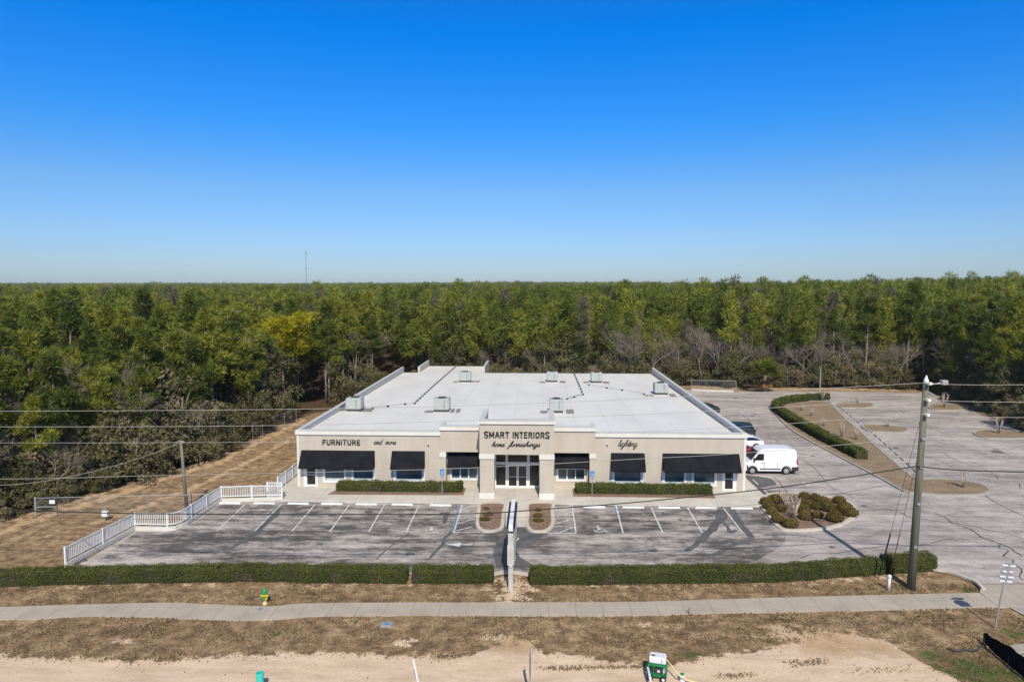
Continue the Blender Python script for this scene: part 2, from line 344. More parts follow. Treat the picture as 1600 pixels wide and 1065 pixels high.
class Proto:                                # first use places the original, later uses place copies
    def __init__(s, o): s.o = o; s.used = False
    def place(s, loc, rz=0, sc=1, label=None, group=None):
        o = copy_tree(s.o) if s.used else s.o; s.used = True
        o.location = loc; o.rotation_euler = (0, 0, rz); o.scale = (sc, sc, sc) if not isinstance(sc, tuple) else sc
        if label: o['label'] = label
        if group: o['group'] = group
        return o
ORD = ['first', 'second', 'third', 'fourth', 'fifth', 'sixth', 'seventh', 'eighth', 'ninth', 'tenth', 'eleventh', 'twelfth', 'thirteenth', 'fourteenth', 'fifteenth', 'sixteenth']
def smoothstep(x): x = np.clip(x, 0, 1); return x*x*(3-2*x)
def catmull(pts, k=6, closed=False):
    pts = [np.array(p, float) for p in pts]; n = len(pts); out = []
    for i in range(n if closed else n-1):
        p0, p1, p2, p3 = (pts[(i-1) % n], pts[i], pts[(i+1) % n], pts[(i+2) % n]) if closed else (pts[max(i-1, 0)], pts[i], pts[i+1], pts[min(i+2, n-1)])
        for j in range(k):
            t = j/k; out.append(.5*((2*p1)+(-p0+p2)*t+(2*p0-5*p1+4*p2-p3)*t*t+(-p0+3*p1-3*p2+p3)*t**3))
    if not closed: out.append(pts[-1])
    return [tuple(o) for o in out]
def offset(poly, d):                        # inward offset of a closed polygon (d > 0)
    n = len(poly); a = sum(poly[i][0]*poly[(i+1) % n][1]-poly[(i+1) % n][0]*poly[i][1] for i in range(n)); s = 1 if a > 0 else -1; out = []
    for i in range(n):
        p0, p1, p2 = (np.array(poly[(i+k) % n], float) for k in (-1, 0, 1)); e1 = p1-p0; e2 = p2-p1
        e1 /= max(np.linalg.norm(e1), 1e-6); e2 /= max(np.linalg.norm(e2), 1e-6)
        n1 = np.array([-e1[1], e1[0]]); n2 = np.array([-e2[1], e2[0]]); b = n1+n2; b /= max(np.linalg.norm(b), 1e-6); k = d/max(b@n1, .5)
        out.append(tuple(p1+s*b*k))
    return out

# ------------------------------------------------------------------ terrain
def vnoise(x, y, s, seed=0):
    return (np.sin(x*s*1.3+seed)+np.sin(y*s*1.7+seed*2.1)+np.sin((x+y)*s*.9+seed*3.3)+np.sin((x-1.6*y)*s*.6+seed))/4
def hgt(x, y):
    x = np.asarray(x, float); y = np.asarray(y, float)
    h = .6*smoothstep((y-150)/220)+3.4*smoothstep((y-125)/170)*smoothstep((x/np.maximum(y, 1)-.08)/.5)*(1-smoothstep((y-400)/600))+6.0*smoothstep((y-700)/1600)
    return h+1.5*vnoise(x, y, .012, 3)*smoothstep((y-160)/150)+4.5*vnoise(x, y, .0035, 1)*smoothstep((y-450)/500)
def L2(pts): return [P2(*p) for p in pts]
LEFT_EDGE = L2([(-500, 1020), (-160, 880), (-60, 845), (30, 812), (180, 768), (250, 745), (335, 720), (392, 690), (440, 668), (462, 657)])  # foot of the woods, left
WOOD_Y_X = [(-90, 25), (-70, 38)]
def mono(pts): pts = sorted(pts); return np.array([p[0] for p in pts]), np.array([p[1] for p in pts])
SANDL = L2([(-400, 1024), (0, 1023), (120, 1028), (240, 1031), (330, 1023), (500, 1018), (620, 1022), (700, 1024), (755, 1016), (780, 1004), (825, 998), (845, 1018), (900, 1022), (960, 1034), (1050, 1036), (1090, 1027), (1150, 1019), (1200, 1010), (1240, 1000), (1290, 991), (1340, 989), (1385, 996), (1412, 1012), (1440, 1034), (1475, 1052), (1520, 1068), (1900, 1200)])
sx, sy = mono(SANDL)
back_edge = [P2(470, 652), (-26, 100), (-24, 119), (-5, 120.5), (14, 120), P2(1085, 604), P2(1180, 607), P2(1300, 607), P2(1440, 610), P2(1475, 622), P2(1515, 640), P2(1570, 660), P2(1640, 695), P2(1760, 730), P2(2100, 800)]
# woods polygon (counter-clockwise order not needed)
WOODS = LEFT_EDGE+back_edge+[(400, 60), (400, 3000), (-2500, 3000), (-2500, 30)]
def inside(poly, x, y):
    x = np.asarray(x, float); y = np.asarray(y, float); r = np.zeros(x.shape, bool); n = len(poly)
    for i in range(n):
        x1, y1 = poly[i]; x2, y2 = poly[(i+1) % n]
        c = ((y1 > y) != (y2 > y)); xi = (x2-x1)*(y-y1)/((y2-y1) if y2 != y1 else 1e-9)+x1
        r ^= c & (x < xi)
    return r
def segdist(pl, x, y):
    x = np.asarray(x, float); y = np.asarray(y, float); best = np.full(x.shape, 1e9)
    for (x1, y1), (x2, y2) in zip(pl[:-1], pl[1:]):
        dx, dy = x2-x1, y2-y1; t = np.clip(((x-x1)*dx+(y-y1)*dy)/(dx*dx+dy*dy+1e-9), 0, 1); best = np.minimum(best, np.hypot(x-x1-t*dx, y-y1-t*dy))
    return best
def build_ground():
    gx = np.concatenate([-np.geomspace(5000, 62, 26), np.arange(-60, 60.1, .5), np.geomspace(62, 5000, 26)])
    gy = np.concatenate([[-300, -100, -30, 0, 12, 20], np.arange(25, 62, .4), np.arange(62, 125, 1.0), np.geomspace(126, 7000, 60)])
    X, Y = np.meshgrid(gx, gy); x = X.ravel(); y = Y.ravel(); z = hgt(x, y)
    sand = np.clip((np.interp(x, sx, sy)-y)/1.1+.5, -1, 2); sand = np.where(y > 60, -1, sand)
    for c, r in ((P2(798, 912), 1.7), (P2(800, 930), 1.2), (P2(770, 993), .8), (P2(640, 1000), .7), (P2(190, 1000), .6), (P2(1230, 985), .9), (P2(1010, 975), .5)):
        sand = np.maximum(sand, .75-.55*np.hypot((x-c[0])/1.4, y-c[1])/r)
    hb = L2([(0, 917), (400, 910), (770, 912), (1000, 914), (1230, 911), (1370, 903), (1455, 897)]); sand = np.maximum(sand, .42-.5*segdist(hb, x, y))
    sand = np.maximum(sand, np.where((x < -30) & (y > 40) & (y < 56), -.15+.25*vnoise(x, y, .35, 2), -1))
    green = np.zeros_like(x)-.6
    for c, r, a in ((P2(1540, 1048), 2.8, .95), (P2(1470, 1024), 1.7, .85), (P2(1590, 990), 2.2, .7), (P2(1080, 1022), 1.2, .9), (P2(640, 985), 2.5, .35), (P2(420, 985), 3.5, .45), (P2(250, 995), 3.5, .35), (P2(60, 1000), 3, .4), (P2(900, 975), 5, .25), (P2(1300, 975), 5, .35), (P2(870, 925), 1.6, .6), (P2(1520, 918), 1.2, .8), (P2(1390, 925), 1.2, .6), (P2(700, 968), 5, .3), (P2(1180, 960), 6, .2), (P2(350, 968), 5, .3), (P2(150, 968), 5, .3)):
        green = np.maximum(green, a*(1-np.hypot((x-c[0])/1.8, y-c[1])/r))
    inw = inside(WOODS, x, y)
    fgo = []; d = segdist(LEFT_EDGE, x, y); orange = np.where(inw, .8, 1)*(.85-np.abs(d-.8)/1.5)
    for c_, r_, a_ in ((P2(800, 1008), 1.6, 1.0), (P2(1300, 1003), 2.6, 1.0), (P2(1370, 1010), 1.8, .9), (P2(1230, 980), 1.8, .6), (P2(80, 985), 2, .35), (P2(560, 985), 3, .3), (P2(1020, 985), 4, .35)): fgo.append((c_, r_, a_))
    path2 = L2([(150, 815), (240, 785), (330, 748), (420, 705), (462, 680)]); orange = np.maximum(orange, .85-segdist(path2, x, y)/1.0)
    orange = np.maximum(orange, .8-segdist(back_edge[5:10], x, y)/2.5); orange = np.where(y < 41, -1, orange)
    for c_, r_, a_ in fgo: orange = np.maximum(orange, a_*(1-np.hypot((x-c_[0])/1.6, y-c_[1])/r_))
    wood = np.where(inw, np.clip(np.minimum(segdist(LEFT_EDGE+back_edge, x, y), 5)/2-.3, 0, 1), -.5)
    nx, ny = len(gx), len(gy); z = z+np.where((y > 28) & (y < 41.5), .03*vnoise(x, y, 3.1, 1)+.05*vnoise(x, y, 1.1, 5), 0)
    i = np.arange(nx-1)[None, :]+np.arange(ny-1)[:, None]*nx
    F_ = np.stack([i, i+1, i+1+nx, i+nx], -1).reshape(-1, 4)
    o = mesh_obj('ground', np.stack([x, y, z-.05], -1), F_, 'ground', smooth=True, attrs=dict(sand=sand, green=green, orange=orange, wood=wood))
    tag(o, kind='structure')
build_ground()

# ------------------------------------------------------------------ paved surfaces
ZL = .02                                    # asphalt level
LOT = L2([(118, 884), (212, 829.5), (262, 830), (285, 825), (305, 813), (345, 786), (441, 784)])+[(-21.2, 55.3), (-21.2, 56), (18.5, 56), (19.5, 106), (18, 118.5)]+L2([(1085, 609), (1180, 612), (1300, 611), (1440, 613), (1475, 624), (1515, 640), (1570, 662), (1640, 695), (1760, 730), (2100, 800), (2100, 912), (1532, 912), (1505, 903), (1482, 895), (1457, 891), (1340, 896), (1230, 898), (1000, 902), (827, 899), (803, 895.5), (785, 895.5), (771, 898), (400, 897), (140, 897)])
tag(MB().sheet(LOT, ZL).build('parking_lot', 'asphalt'), kind='structure')
lot2 = L2([(150, 880), (213, 831), (262, 831), (288, 826), (308, 813), (348, 787), (441, 785)])+[(-21, 55.35), (18.2, 55.35)]+L2([(1196, 808), (1216, 829), (1230, 833), (1225, 850), (1190, 872), (1150, 888), (1000, 896), (827, 896), (780, 893), (400, 893), (155, 892)])
tag(MB().sheet(lot2, ZL+.004).build('front_parking_lot', 'asphalt2'), kind='structure')
# sidewalk (wavy front edge), apron, storefront walk
top = [(-300, 952), (0, 948), (100, 945), (250, 941.5), (330, 944), (420, 947), (500, 942), (800, 941), (1000, 940), (1200, 934), (1350, 930), (1530, 926)]
bot = [(1560, 947.5), (1300, 953.5), (1100, 957.5), (1000, 961), (800, 961), (520, 961.5), (420, 968), (350, 968), (300, 966), (230, 962.5), (100, 963.5), (0, 968), (-300, 973)]
tag(MB().prism([p[:2] for p in catmull(L2(top), 4)+catmull(L2(bot), 4)], -.1, .03).build('sidewalk', 'walk'), kind='structure')
tag(MB().prism(L2([(1532, 913), (1900, 913), (1900, 948), (1560.5, 948), (1531, 926)]), -.1, .042).build('driveway_apron', 'walk'), kind='structure')
tag(MB().sheet(L2([(1577, 948.5), (1900, 948.5), (1900, 1010), (1610, 966)]), .01).build('road_edge', 'asphalt'), kind='structure')
ZS = .15
fw_poly = [(-22.6, 57.6), (-22.0, 55.35), (-21.2, 55.25), (18.3, 55.25), P2(1196.6, 778), P2(1164.5, 748), (18.6, 66), (-22.6, 66)]
tag(MB().prism(fw_poly, -.1, ZS).build('storefront_walk', 'frontwalk'), kind='structure')
tag(MB().prism([(-4.0+.9, 50.2), (-.95, 50.2), (-.7, 55.25), (-2.6, 55.25)] if False else L2([(790, 822.5), (822, 823), (825, 788), (790, 787)]), -.1, ZS-.004).build('entrance_path', 'frontwalk'), kind='structure')
# markings
mk = MB(); bl = MB(); old = MB(); zm = ZL+.008
def stripe(mb, a, b, w=.11, z=zm):
    (x0, y0), (x1, y1) = P2(*a), P2(*b); d = np.array([x1-x0, y1-y0]); d /= np.linalg.norm(d); q = np.array([-d[1], d[0]])*w/2
    mb.sheet([(x0+q[0], y0+q[1]), (x1+q[0], y1+q[1]), (x1-q[0], y1-q[1]), (x0-q[0], y0-q[1])], z)
for a, b in [((382.6, 788), (338.7, 829.7)), ((440, 787), (397.8, 829.7)), ((492.5, 787.5), (456, 830)), ((546, 788), (515, 831)), ((601, 788), (576, 831)), ((654.5, 789), (635, 831)),
             ((722, 789), (709.5, 831)), ((706, 831.5), (750, 831.5)), ((721, 796), (746, 789)), ((717.5, 806), (744, 799.5)), ((715, 818), (740, 811)), ((713, 829), (738, 823)),
             ((894, 790), (900, 832.5)), ((857, 833), (900, 833)), ((867.5, 797), (892.5, 790)), ((868.5, 807), (894, 799.5)), ((869, 818.5), (895, 810)), ((874, 832), (896, 823)),
             ((962.5, 790), (973.5, 832.5)), ((1017, 792), (1035.5, 832)), ((1074, 792.5), (1097.5, 832.5)), ((1130, 793), (1160.5, 832)),
             ((1192, 764), (1284.6, 764)), ((1194, 765.5), (1204.4, 775.4)), ((1176, 749), (1184.7, 757)), ((1249, 740), (1259, 747)), ((1166, 742), (1208, 746))]: stripe(mk, a, b)
stripe(bl, (718.5, 789), (706, 831), .14); stripe(bl, (960, 790), (964, 804), .12)
def symbol(px, py, s, ang=0):               # wheelchair symbol
    cx, cy = P2(px, py); ca, sa = math.cos(ang), math.sin(ang)
    def T(x, y): return (cx+s*(x*ca-y*sa), cy+s*(x*sa+y*ca))
    for k in range(14):
        a0 = math.radians(-200+k*18); a1 = math.radians(-182+k*18)
        mk.sheet([T(.42*math.cos(a0), .42*math.sin(a0)-.1), T(.42*math.cos(a1), .42*math.sin(a1)-.1), T(.3*math.cos(a1), .3*math.sin(a1)-.1), T(.3*math.cos(a0), .3*math.sin(a0)-.1)], zm)
    mk.sheet([T(-.1, 0), T(.04, 0), T(.04, .62), T(-.1, .62)], zm); mk.sheet([T(.04, .02), T(.5, .02), T(.5, .14), T(.04, .14)], zm)
    mk.sheet([T(.4, .02), T(.5, .02), T(.68, -.4), T(.55, -.44)], zm+.001); mk.sheet([T(.04, .3), T(.36, .3), T(.36, .38), T(.04, .38)], zm)
    mk.sheet([T(-.03+.12*math.cos(a), .8+.12*math.sin(a)) for a in [i*math.pi/4 for i in range(8)]], zm)
symbol(673, 829, .95); symbol(936, 828, .95); symbol(1262, 755.5, 1.0, -math.pi/2)
ax, ay = P2(697, 850.5); bx, by = P2(737, 851)
mk.sheet([(ax, ay), (ax+1.0, ay+.38), (ax+1.0, ay-.38)], zm); mk.sheet([(ax+1.0, ay+.09), (bx, by+.09), (bx, by-.09), (ax+1.0, ay-.09)], zm)
mk.sheet(L2([(807, 846), (811, 842), (811.5, 840), (808.5, 840.5)]), zm)
for i in range(9):                           # faded stall lines in the side lot
    t = i/8; a = (1352+t*88, 676+t*66); stripe(old, a, (a[0]+52+t*24, a[1]+1+t*4), .1)
for a, b in (((1400, 640), (1470, 690)), ((1430, 660), (1560, 735)), ((1536, 694), (1600, 695)), ((1545, 700), (1598, 701))): stripe(old, a, b, .1)
tag(mk.build('road_marking', 'line'), kind='structure'); tag(bl.build('blue_road_marking', 'blueline'), kind='structure'); tag(old.build('faded_road_marking', 'oldline'), kind='structure')
# tar seals and dark patches
tar = MB()
def strip(pts, w, z, jit=.25):
    W_ = catmull(L2(pts), 5); n = len(W_); l_, r_ = [], []
    for i in range(n):
        d = np.array(W_[min(i+1, n-1)])-np.array(W_[max(i-1, 0)]); d /= np.linalg.norm(d); q = np.array([-d[1], d[0]]); ww = (w if not isinstance(w, tuple) else w[0]+(w[1]-w[0])*i/(n-1))/2
        l_.append(tuple(np.array(W_[i])+q*ww*(1+random.uniform(-jit, jit)*1.5))); r_.append(tuple(np.array(W_[i])-q*ww*(1+random.uniform(-jit, jit)*1.5)))
    for i in range(n-1): tar.add([(*l_[i], z), (*r_[i], z), (*r_[i+1], z), (*l_[i+1], z)], [(0, 1, 2, 3)])
zt = ZL+.0055
strip([(1072, 862), (1090, 848), (1104, 836), (1116, 822), (1126, 810), (1130, 796)], (.45, .9), zt)
strip([(1105, 868), (1120, 866), (1133, 857), (1148, 850), (1168, 845), (1173, 838), (1160, 824), (1150, 808), (1143, 794)], (.35, .7), zt+.0003)
strip([(1128, 815), (1136, 822), (1141, 832), (1150, 828)], .3, zt+.0006)
strip([(1094, 814), (1108, 813), (1122, 812)], .35, zt+.0009)
strip([(672, 872), (680, 862), (692, 850), (694, 841), (705, 832), (712, 820)], (.22, .3), zt)
strip([(588, 874), (600, 862), (620, 846), (640, 832)], .12, zt+.0003)
strip([(700, 800), (697, 806), (694, 818)], .3, zt+.0006)
strip([(350, 862), (380, 846), (400, 832), (420, 812), (436, 792)], (.25, .8), zt+.0009)
strip([(1168, 750), (1178, 760), (1196, 775)], 1.0, zt, .05)
strip([(1208, 745), (1216, 752), (1226, 764), (1232, 772)], .12, zt+.0006)
strip([(1540, 775), (1565, 790), (1600, 806)], .12, zt); strip([(1418, 722), (1428, 735), (1445, 748)], .1, zt)
rc = random.Random(4)
for pa, pb, w_ in (((1215, 690), (1330, 780), .07), ((1170, 830), (1400, 850), .09), ((1340, 790), (1600, 840), .1), ((1250, 870), (1500, 842), .08), ((1150, 640), (1210, 690), .08), ((1180, 700), (1260, 712), .12), ((1430, 660), (1600, 720), .08), ((1450, 700), (1600, 760), .09), ((1360, 690), (1520, 740), .07), ((1100, 640), (1230, 650), .08), ((1560, 850), (1600, 905), .1), ((400, 868), (760, 872), .06), ((830, 858), (1180, 864), .07), ((200, 870), (420, 852), .06), ((1460, 800), (1600, 868), .14), ((1290, 640), (1600, 650), .06)):
    n_ = 9; strip([(pa[0]+(pb[0]-pa[0])*k/n_+rc.uniform(-7, 7), pa[1]+(pb[1]-pa[1])*k/n_+rc.uniform(-2.5, 2.5)) for k in range(n_+1)], w_, zt+.0002+rc.uniform(0, .0008), .3)
def blob(px, py, r, z):
    c = P2(px, py); tar.sheet([(c[0]+r*rc.uniform(.5, 1.1)*math.cos(a*.449), c[1]+r*rc.uniform(.5, 1.1)*math.sin(a*.449)) for a in range(14)], z)
for k, (a_, b_, r_) in enumerate([(390, 800, .35), (470, 802, .4), (518, 805, .3), (575, 800, .4), (628, 806, .35), (690, 803, .4), (930, 808, .35), (985, 806, .4), (1040, 803, .45), (1062, 812, .25), (1110, 806, .3), (1210, 700, .6), (1222, 705, .4), (1270, 713, .3), (1150, 622, .6), (1176, 650, .4), (1400, 700, .4), (1560, 706, .7), (1300, 855, .3), (500, 850, .3), (640, 865, .4), (1020, 860, .4), (1350, 790, .3), (118, 876, .8)]): blob(a_, b_, r_, zt+.0018+k*.00003)
tar.sheet(L2([(790, 824), (818, 824), (826, 831), (860, 834), (830, 846), (806, 858), (812, 870), (840, 887), (776, 887), (770, 868), (776, 846), (788, 834)]), zt+.0011)
tar.sheet(L2([(1164, 741), (1180, 743), (1206, 748), (1214, 757), (1188, 762), (1168, 752)]), zt+.0014)
tar.sheet(L2([(1196, 766), (1226, 768), (1234, 776), (1204, 779)]), zt+.0016)
tag(tar.build('asphalt_patch', 'tar'), kind='structure')
# mulch beds
tag(MB().prism([(-18.0, 56.9), (-6.3, 57.1), (-6.3, 59.2), (-17.4, 59.2)], 0, ZS+.03).build('mulch_bed', 'mulch'), kind='structure')
tag(MB().prism([(3.1, 57.1), (15.1, 57.1), (15.3, 59.2), (3.1, 59.2)], 0, ZS+.03).build('mulch_bed', 'mulch'), kind='structure')
def island(name, pts, label, fill='mulch', k=4, w=.3, curb='curb', h=.16, world=False):
    poly = [p[:2] for p in catmull(pts if world else L2(pts), k, True)]; inn = offset(poly, w); n = len(poly)
    c = np.mean(poly, 0); mb = MB(); vs = [(x, y, 0) for x, y in poly]+[(x, y, h) for x, y in offset(poly, .03)]+[(x, y, h) for x, y in inn]+[(x, y, 0) for x, y in inn]
    mb.add(vs, [(i, (i+1) % n, n+(i+1) % n, n+i) for i in range(n)]+[(n+i, n+(i+1) % n, 2*n+(i+1) % n, 2*n+i) for i in range(n)]+[(2*n+i, 2*n+(i+1) % n, 3*n+(i+1) % n, 3*n+i) for i in range(n)])
    t = thing(name, label, 'planter island', (c[0], c[1], ZL), 'curbed planter islands of the car park')
    mb.build('curb', curb, t); MB().sheet(inn, h-.04).build('soil', fill, t); return t
island('planter_island', [(750, 788), (745, 800), (742.5, 820), (748, 829), (763, 832.5), (780, 830), (788, 824), (789.5, 805), (790, 788)], 'small curbed mulch island left of the entrance path')
island('planter_island', [(824, 788), (821.5, 805), (820, 820), (826, 830), (841, 833), (858, 830), (867, 820), (866, 800), (864.5, 788)], 'small curbed mulch island right of the entrance path')
island('planter_island', [(1185, 789), (1195, 803), (1206, 817), (1216, 826.5), (1230, 830.5), (1263, 830.5), (1304, 825.5), (1332, 813), (1339, 803), (1337.5, 793), (1322, 783), (1270, 774), (1215, 771), (1192, 776)], 'large curbed island full of round shrubs at the right corner of the store')
DP = [(1206, 640), (1230, 668), (1262, 688.5), (1300, 709), (1345, 733), (1380, 751.5), (1412, 769), (1440, 773), (1480, 775.5), (1530, 775), (1549, 770), (1545, 762.5), (1520, 754), (1480, 749), (1440, 749), (1425, 744), (1400, 723), (1370, 697), (1345, 674), (1320, 652), (1303, 634), (1296, 628), (1270, 627), (1240, 627), (1215, 631)]
island('long_planter_island', DP, 'long dry-turf island with a curved hedge dividing the side car park', 'straw', 3, .3, 'curb2')
island('planter_island', [(1306, 631), (1330, 628.5), (1355, 629.5), (1367, 634), (1355, 638), (1330, 638), (1312, 637)], 'farthest finger island reaching right from the long dry-turf island', 'straw', 4, .25, 'curb2')
island('planter_island', [(1345, 665), (1360, 664), (1390, 665.5), (1415, 669), (1421, 673), (1410, 677), (1380, 676), (1355, 674)], 'middle finger island reaching right from the long dry-turf island', 'straw', 4, .25, 'curb2')
island('planter_island', [(1449, 635), (1460, 632), (1490, 632), (1512, 635), (1510, 640), (1480, 642), (1456, 640)], 'far oval dry island below the shaded trees on the right', 'straw', 4, .25, 'curb2')
island('planter_island', [(1520, 677), (1530, 673), (1565, 673), (1610, 677), (1625, 683), (1600, 686), (1550, 686), (1528, 682)], 'oval dry island at the right edge beside the tree shade', 'straw', 4, .25, 'curb2')
# curb of the entry corner and rear concrete curb
def kerb(name, pts, label, w=.22, h=.15, mat='curb', z=0):
    W_ = [p[:2] for p in catmull(L2(pts), 5)]; n = len(W_); o = []
    for i in range(n):
        d = np.array(W_[min(i+1, n-1)])-np.array(W_[max(i-1, 0)]); d /= np.linalg.norm(d); q = np.array([-d[1], d[0]])*w/2; o.append((np.array(W_[i])+q, np.array(W_[i])-q))
    mb = MB()
    vs = [(*a, z) for a, b in o]+[(*a, z+h) for a, b in o]+[(*b, z+h) for a, b in o]+[(*b, z) for a, b in o]
    fs = []
    for k in range(3): fs += [(k*n+i, k*n+i+1, (k+1)*n+i+1, (k+1)*n+i) for i in range(n-1)]
    fs += [(0, n, 2*n, 3*n), (n-1, 2*n-1, 3*n-1, 4*n-1)]
    ob = mb.add(vs, fs).build(name, mat, loc=(*W_[0], z)); return tag(ob, label, 'curb')
kerb('concrete_curb', [(1456, 890.5), (1480, 894), (1505, 902.5), (1525, 911), (1537, 922)], 'curved concrete curb at the driveway corner behind the utility pole')
kerb('concrete_curb', [(1080, 610), (1110, 611.5), (1146, 612.5)], 'straight pale concrete curb by the rear chain-link fence', .3, .35, 'concrete')
kerb('concrete_curb', [(771, 898.5), (785, 895.8), (803, 895.8), (827, 899.3)], 'short V-shaped concrete curb behind the edge-on pylon sign')

# ------------------------------------------------------------------ store building
YF, YB = 59.25, 106.8; XL, XR = -21.4, 18.15
def X(px, Y=YF, py=740): return PY(px, py, Y)[0]
store = thing('store_building', 'low beige stucco store with white roof, cream cornice and black awnings', 'building', (-1.6, YF, ZS))
def wall_grid(mb, x0, x1, z0, z1, y0, y1, holes):   # wall with rectangular holes, as vertical strips
    xs = sorted({x0, x1, *[h[0] for h in holes], *[h[1] for h in holes]})
    for a, b in zip(xs[:-1], xs[1:]):
        hs_ = sorted([(h[2], h[3]) for h in holes if h[0] <= a+1e-6 and h[1] >= b-1e-6]); z = z0
        for h0, h1 in hs_:
            if h0 > z+1e-6: mb.box((a, y0, z), (b, y1, h0))
            z = h1
        if z < z1: mb.box((a, y0, z), (b, y1, z1))
WZ0, WZ1 = .62, 2.45
def zf(py, Y=YF): return PY(800, py, Y)[2]
wins = [(504.5, 540.5, 507.8, 537.5), (549, 585.5, 552.5, 582.5), (614.8, 663.7, 619.3, 659.3), (956, 1005, 960.3, 1001), (1035, 1072.5, 1039, 1069), (1081, 1120, 1084.5, 1116.5)]
doors = [(474.5, 496, 479.5, 492.7), (1129, 1151, 1133, 1145.5)]
wins = [tuple(X(p) for p in w) for w in wins]; doors = [tuple(X(p) for p in w) for w in doors]
ZB = ZS
wall = MB()
holes_L = [(w[0], w[1], WZ0, WZ1) for w in wins[:3]]+[(doors[0][0], doors[0][1], ZB, 2.4)]
holes_R = [(w[0], w[1], WZ0, WZ1) for w in wins[3:]]+[(doors[1][0], doors[1][1], ZB, 2.4)]
wall_grid(wall, XL, -8.55, 0, 4.84, YF, YF+.3, holes_L); wall_grid(wall, 5.08, XR, 0, 4.84, YF, YF+.3, holes_R)
# side and back walls
wall.box((XL, YF+.3, 0), (XL+.3, YB, 4.84)); wall.box((XR-.3, YF+.3, 0), (XR, YB, 4.84))
wall.box((XL+.3, YB-.3, 0), (-18.7, YB, 4.0)); wall.box((-8.2, YB-.3, 0), (XR-.3, YB, 4.0))
EX0, EX1, EYB = -18.9, -8.3, 116.4
wall.box((EX0, YB, 0), (EX0+.3, EYB, 4.84)); wall.box((EX1-.3, YB, 0), (EX1, EYB, 4.84)); wall.box((EX0+.3, EYB-.3, 0), (EX1-.3, EYB, 4.0))
# middle section (beam over recessed bays, end piers)
YM = 59.12
wall.box((-8.55, YM, 3.42), (-5.1, YM+.4, 5.35)); wall.box((1.5, YM, 3.42), (5.08, YM+.4, 5.35))
wall.box((-8.55, YM, 0), (-8.06, YM+.4, 3.42)); wall.box((4.62, YM, 0), (5.08, YM+.4, 3.42))
YW = 59.95
w3 = (X(701, YW), X(749.5, YW), X(705, YW), X(745, YW)); w4 = (X(867, YW), X(917.5, YW), X(872.5, YW), X(912.8, YW))
wall_grid(wall, -8.4, -4.6, 0, 3.6, YW, YW+.25, [(w3[0]+.1, w3[1]-.1, .75, 2.7)]); wall_grid(wall, 1.0, 4.9, 0, 3.6, YW, YW+.25, [(w4[0]+.1, w4[1]-.1, .75, 2.7)])
wall.box((-8.06-.4, YM+.4, 0), (-8.06, YW, 3.6)); wall.box((4.62, YM+.4, 0), (5.02, YW, 3.6))
# portico
YP = 56.4; PX0, PX1 = -4.85, 1.43; CZ = 3.9
wall.box((PX0, YP, CZ), (PX1, YP+.5, 6.5))
wall.box((PX0, YP+.5, CZ), (PX0+.4, YF+1.2, 6.5)); wall.box((PX1-.4, YP+.5, CZ), (PX1, YF+1.2, 6.5))
for x0, x1 in ((PX0+.03, -3.62), (.22, PX1-.03)): wall.box((x0, YP+.03, 0), (x1, YP+1.0, CZ))
wall.box((PX0+.4, YP+.5, CZ), (PX1-.4, 59.5, CZ+.2))          # soffit
wall.box((PX0, YP+1.0, 0), (PX0+.3, 59.9, CZ)); wall.box((PX1-.3, YP+1.0, 0), (PX1, 59.9, CZ))
YD = 59.5
wall.box((PX0+.3, YD, 3.25), (PX1-.3, YD+.25, CZ)); wall.box((PX0+.3, YD+.02, 0), (X(772, YD), YD+.25, 3.25)); wall.box((X(843.5, YD), YD+.02, 0), (PX1-.3, YD+.25, 3.25))
wobj = wall.build('wall', 'wall', store)
# roof
rf = MB(); ZF_, ZR = 4.78, 4.28
def rz_(y): return ZF_+(ZR-ZF_)*(y-YF)/(EYB-YF)
rf.add([(XL+.3, YF+.28, rz_(YF)), (XR-.3, YF+.28, rz_(YF)), (XR-.3, YB, rz_(YB)), (XL+.3, YB, rz_(YB))], [(0, 1, 2, 3)])
rf.add([(EX0+.3, YB, rz_(YB)), (EX1-.3, YB, rz_(YB)), (EX1-.3, EYB, rz_(EYB)), (EX0+.3, EYB, rz_(EYB))], [(0, 1, 2, 3)])
rf.add([(XL+.3, YB, rz_(YB)), (XL+.3, YB, rz_(YB)-.35), (EX0, YB, rz_(YB)-.35), (EX0, YB, rz_(YB))], [(0, 1, 2, 3)])
rf.add([(EX1, YB, rz_(YB)), (EX1, YB, rz_(YB)-.35), (XR-.3, YB, rz_(YB)-.35), (XR-.3, YB, rz_(YB))], [(0, 1, 2, 3)])
roof = rf.build('roof', 'roof', store)
cp = MB()                                    # parapet upstands above the roof, inner faces
cp.box((XL+.003, YF, 4.84), (XL+.3, YB, 5.24)); cp.box((XR-.3, YF, 4.84), (XR-.003, YB, 5.24)); cp.box((XL+.3, YF+.01, 4.84), (-8.55, YF+.3, 5.22)); cp.box((5.08, YF+.01, 4.84), (XR-.3, YF+.3, 5.22))
cp.box((EX0+.003, YB, 4.84), (EX0+.3, EYB, 5.24)); cp.box((EX1-.3, YB, 4.84), (EX1-.003, EYB, 5.24))
cp.box((-8.55, YM+.01, 5.35), (-5.0, YM+.4, 5.72)); cp.box((1.5, YM+.01, 5.35), (5.08, YM+.4, 5.72)); cp.box((-8.55, YM+.4, 4.6), (-8.25, YM+1.6, 5.72)); cp.box((4.78, YM+.4, 4.6), (5.08, YM+1.6, 5.72))
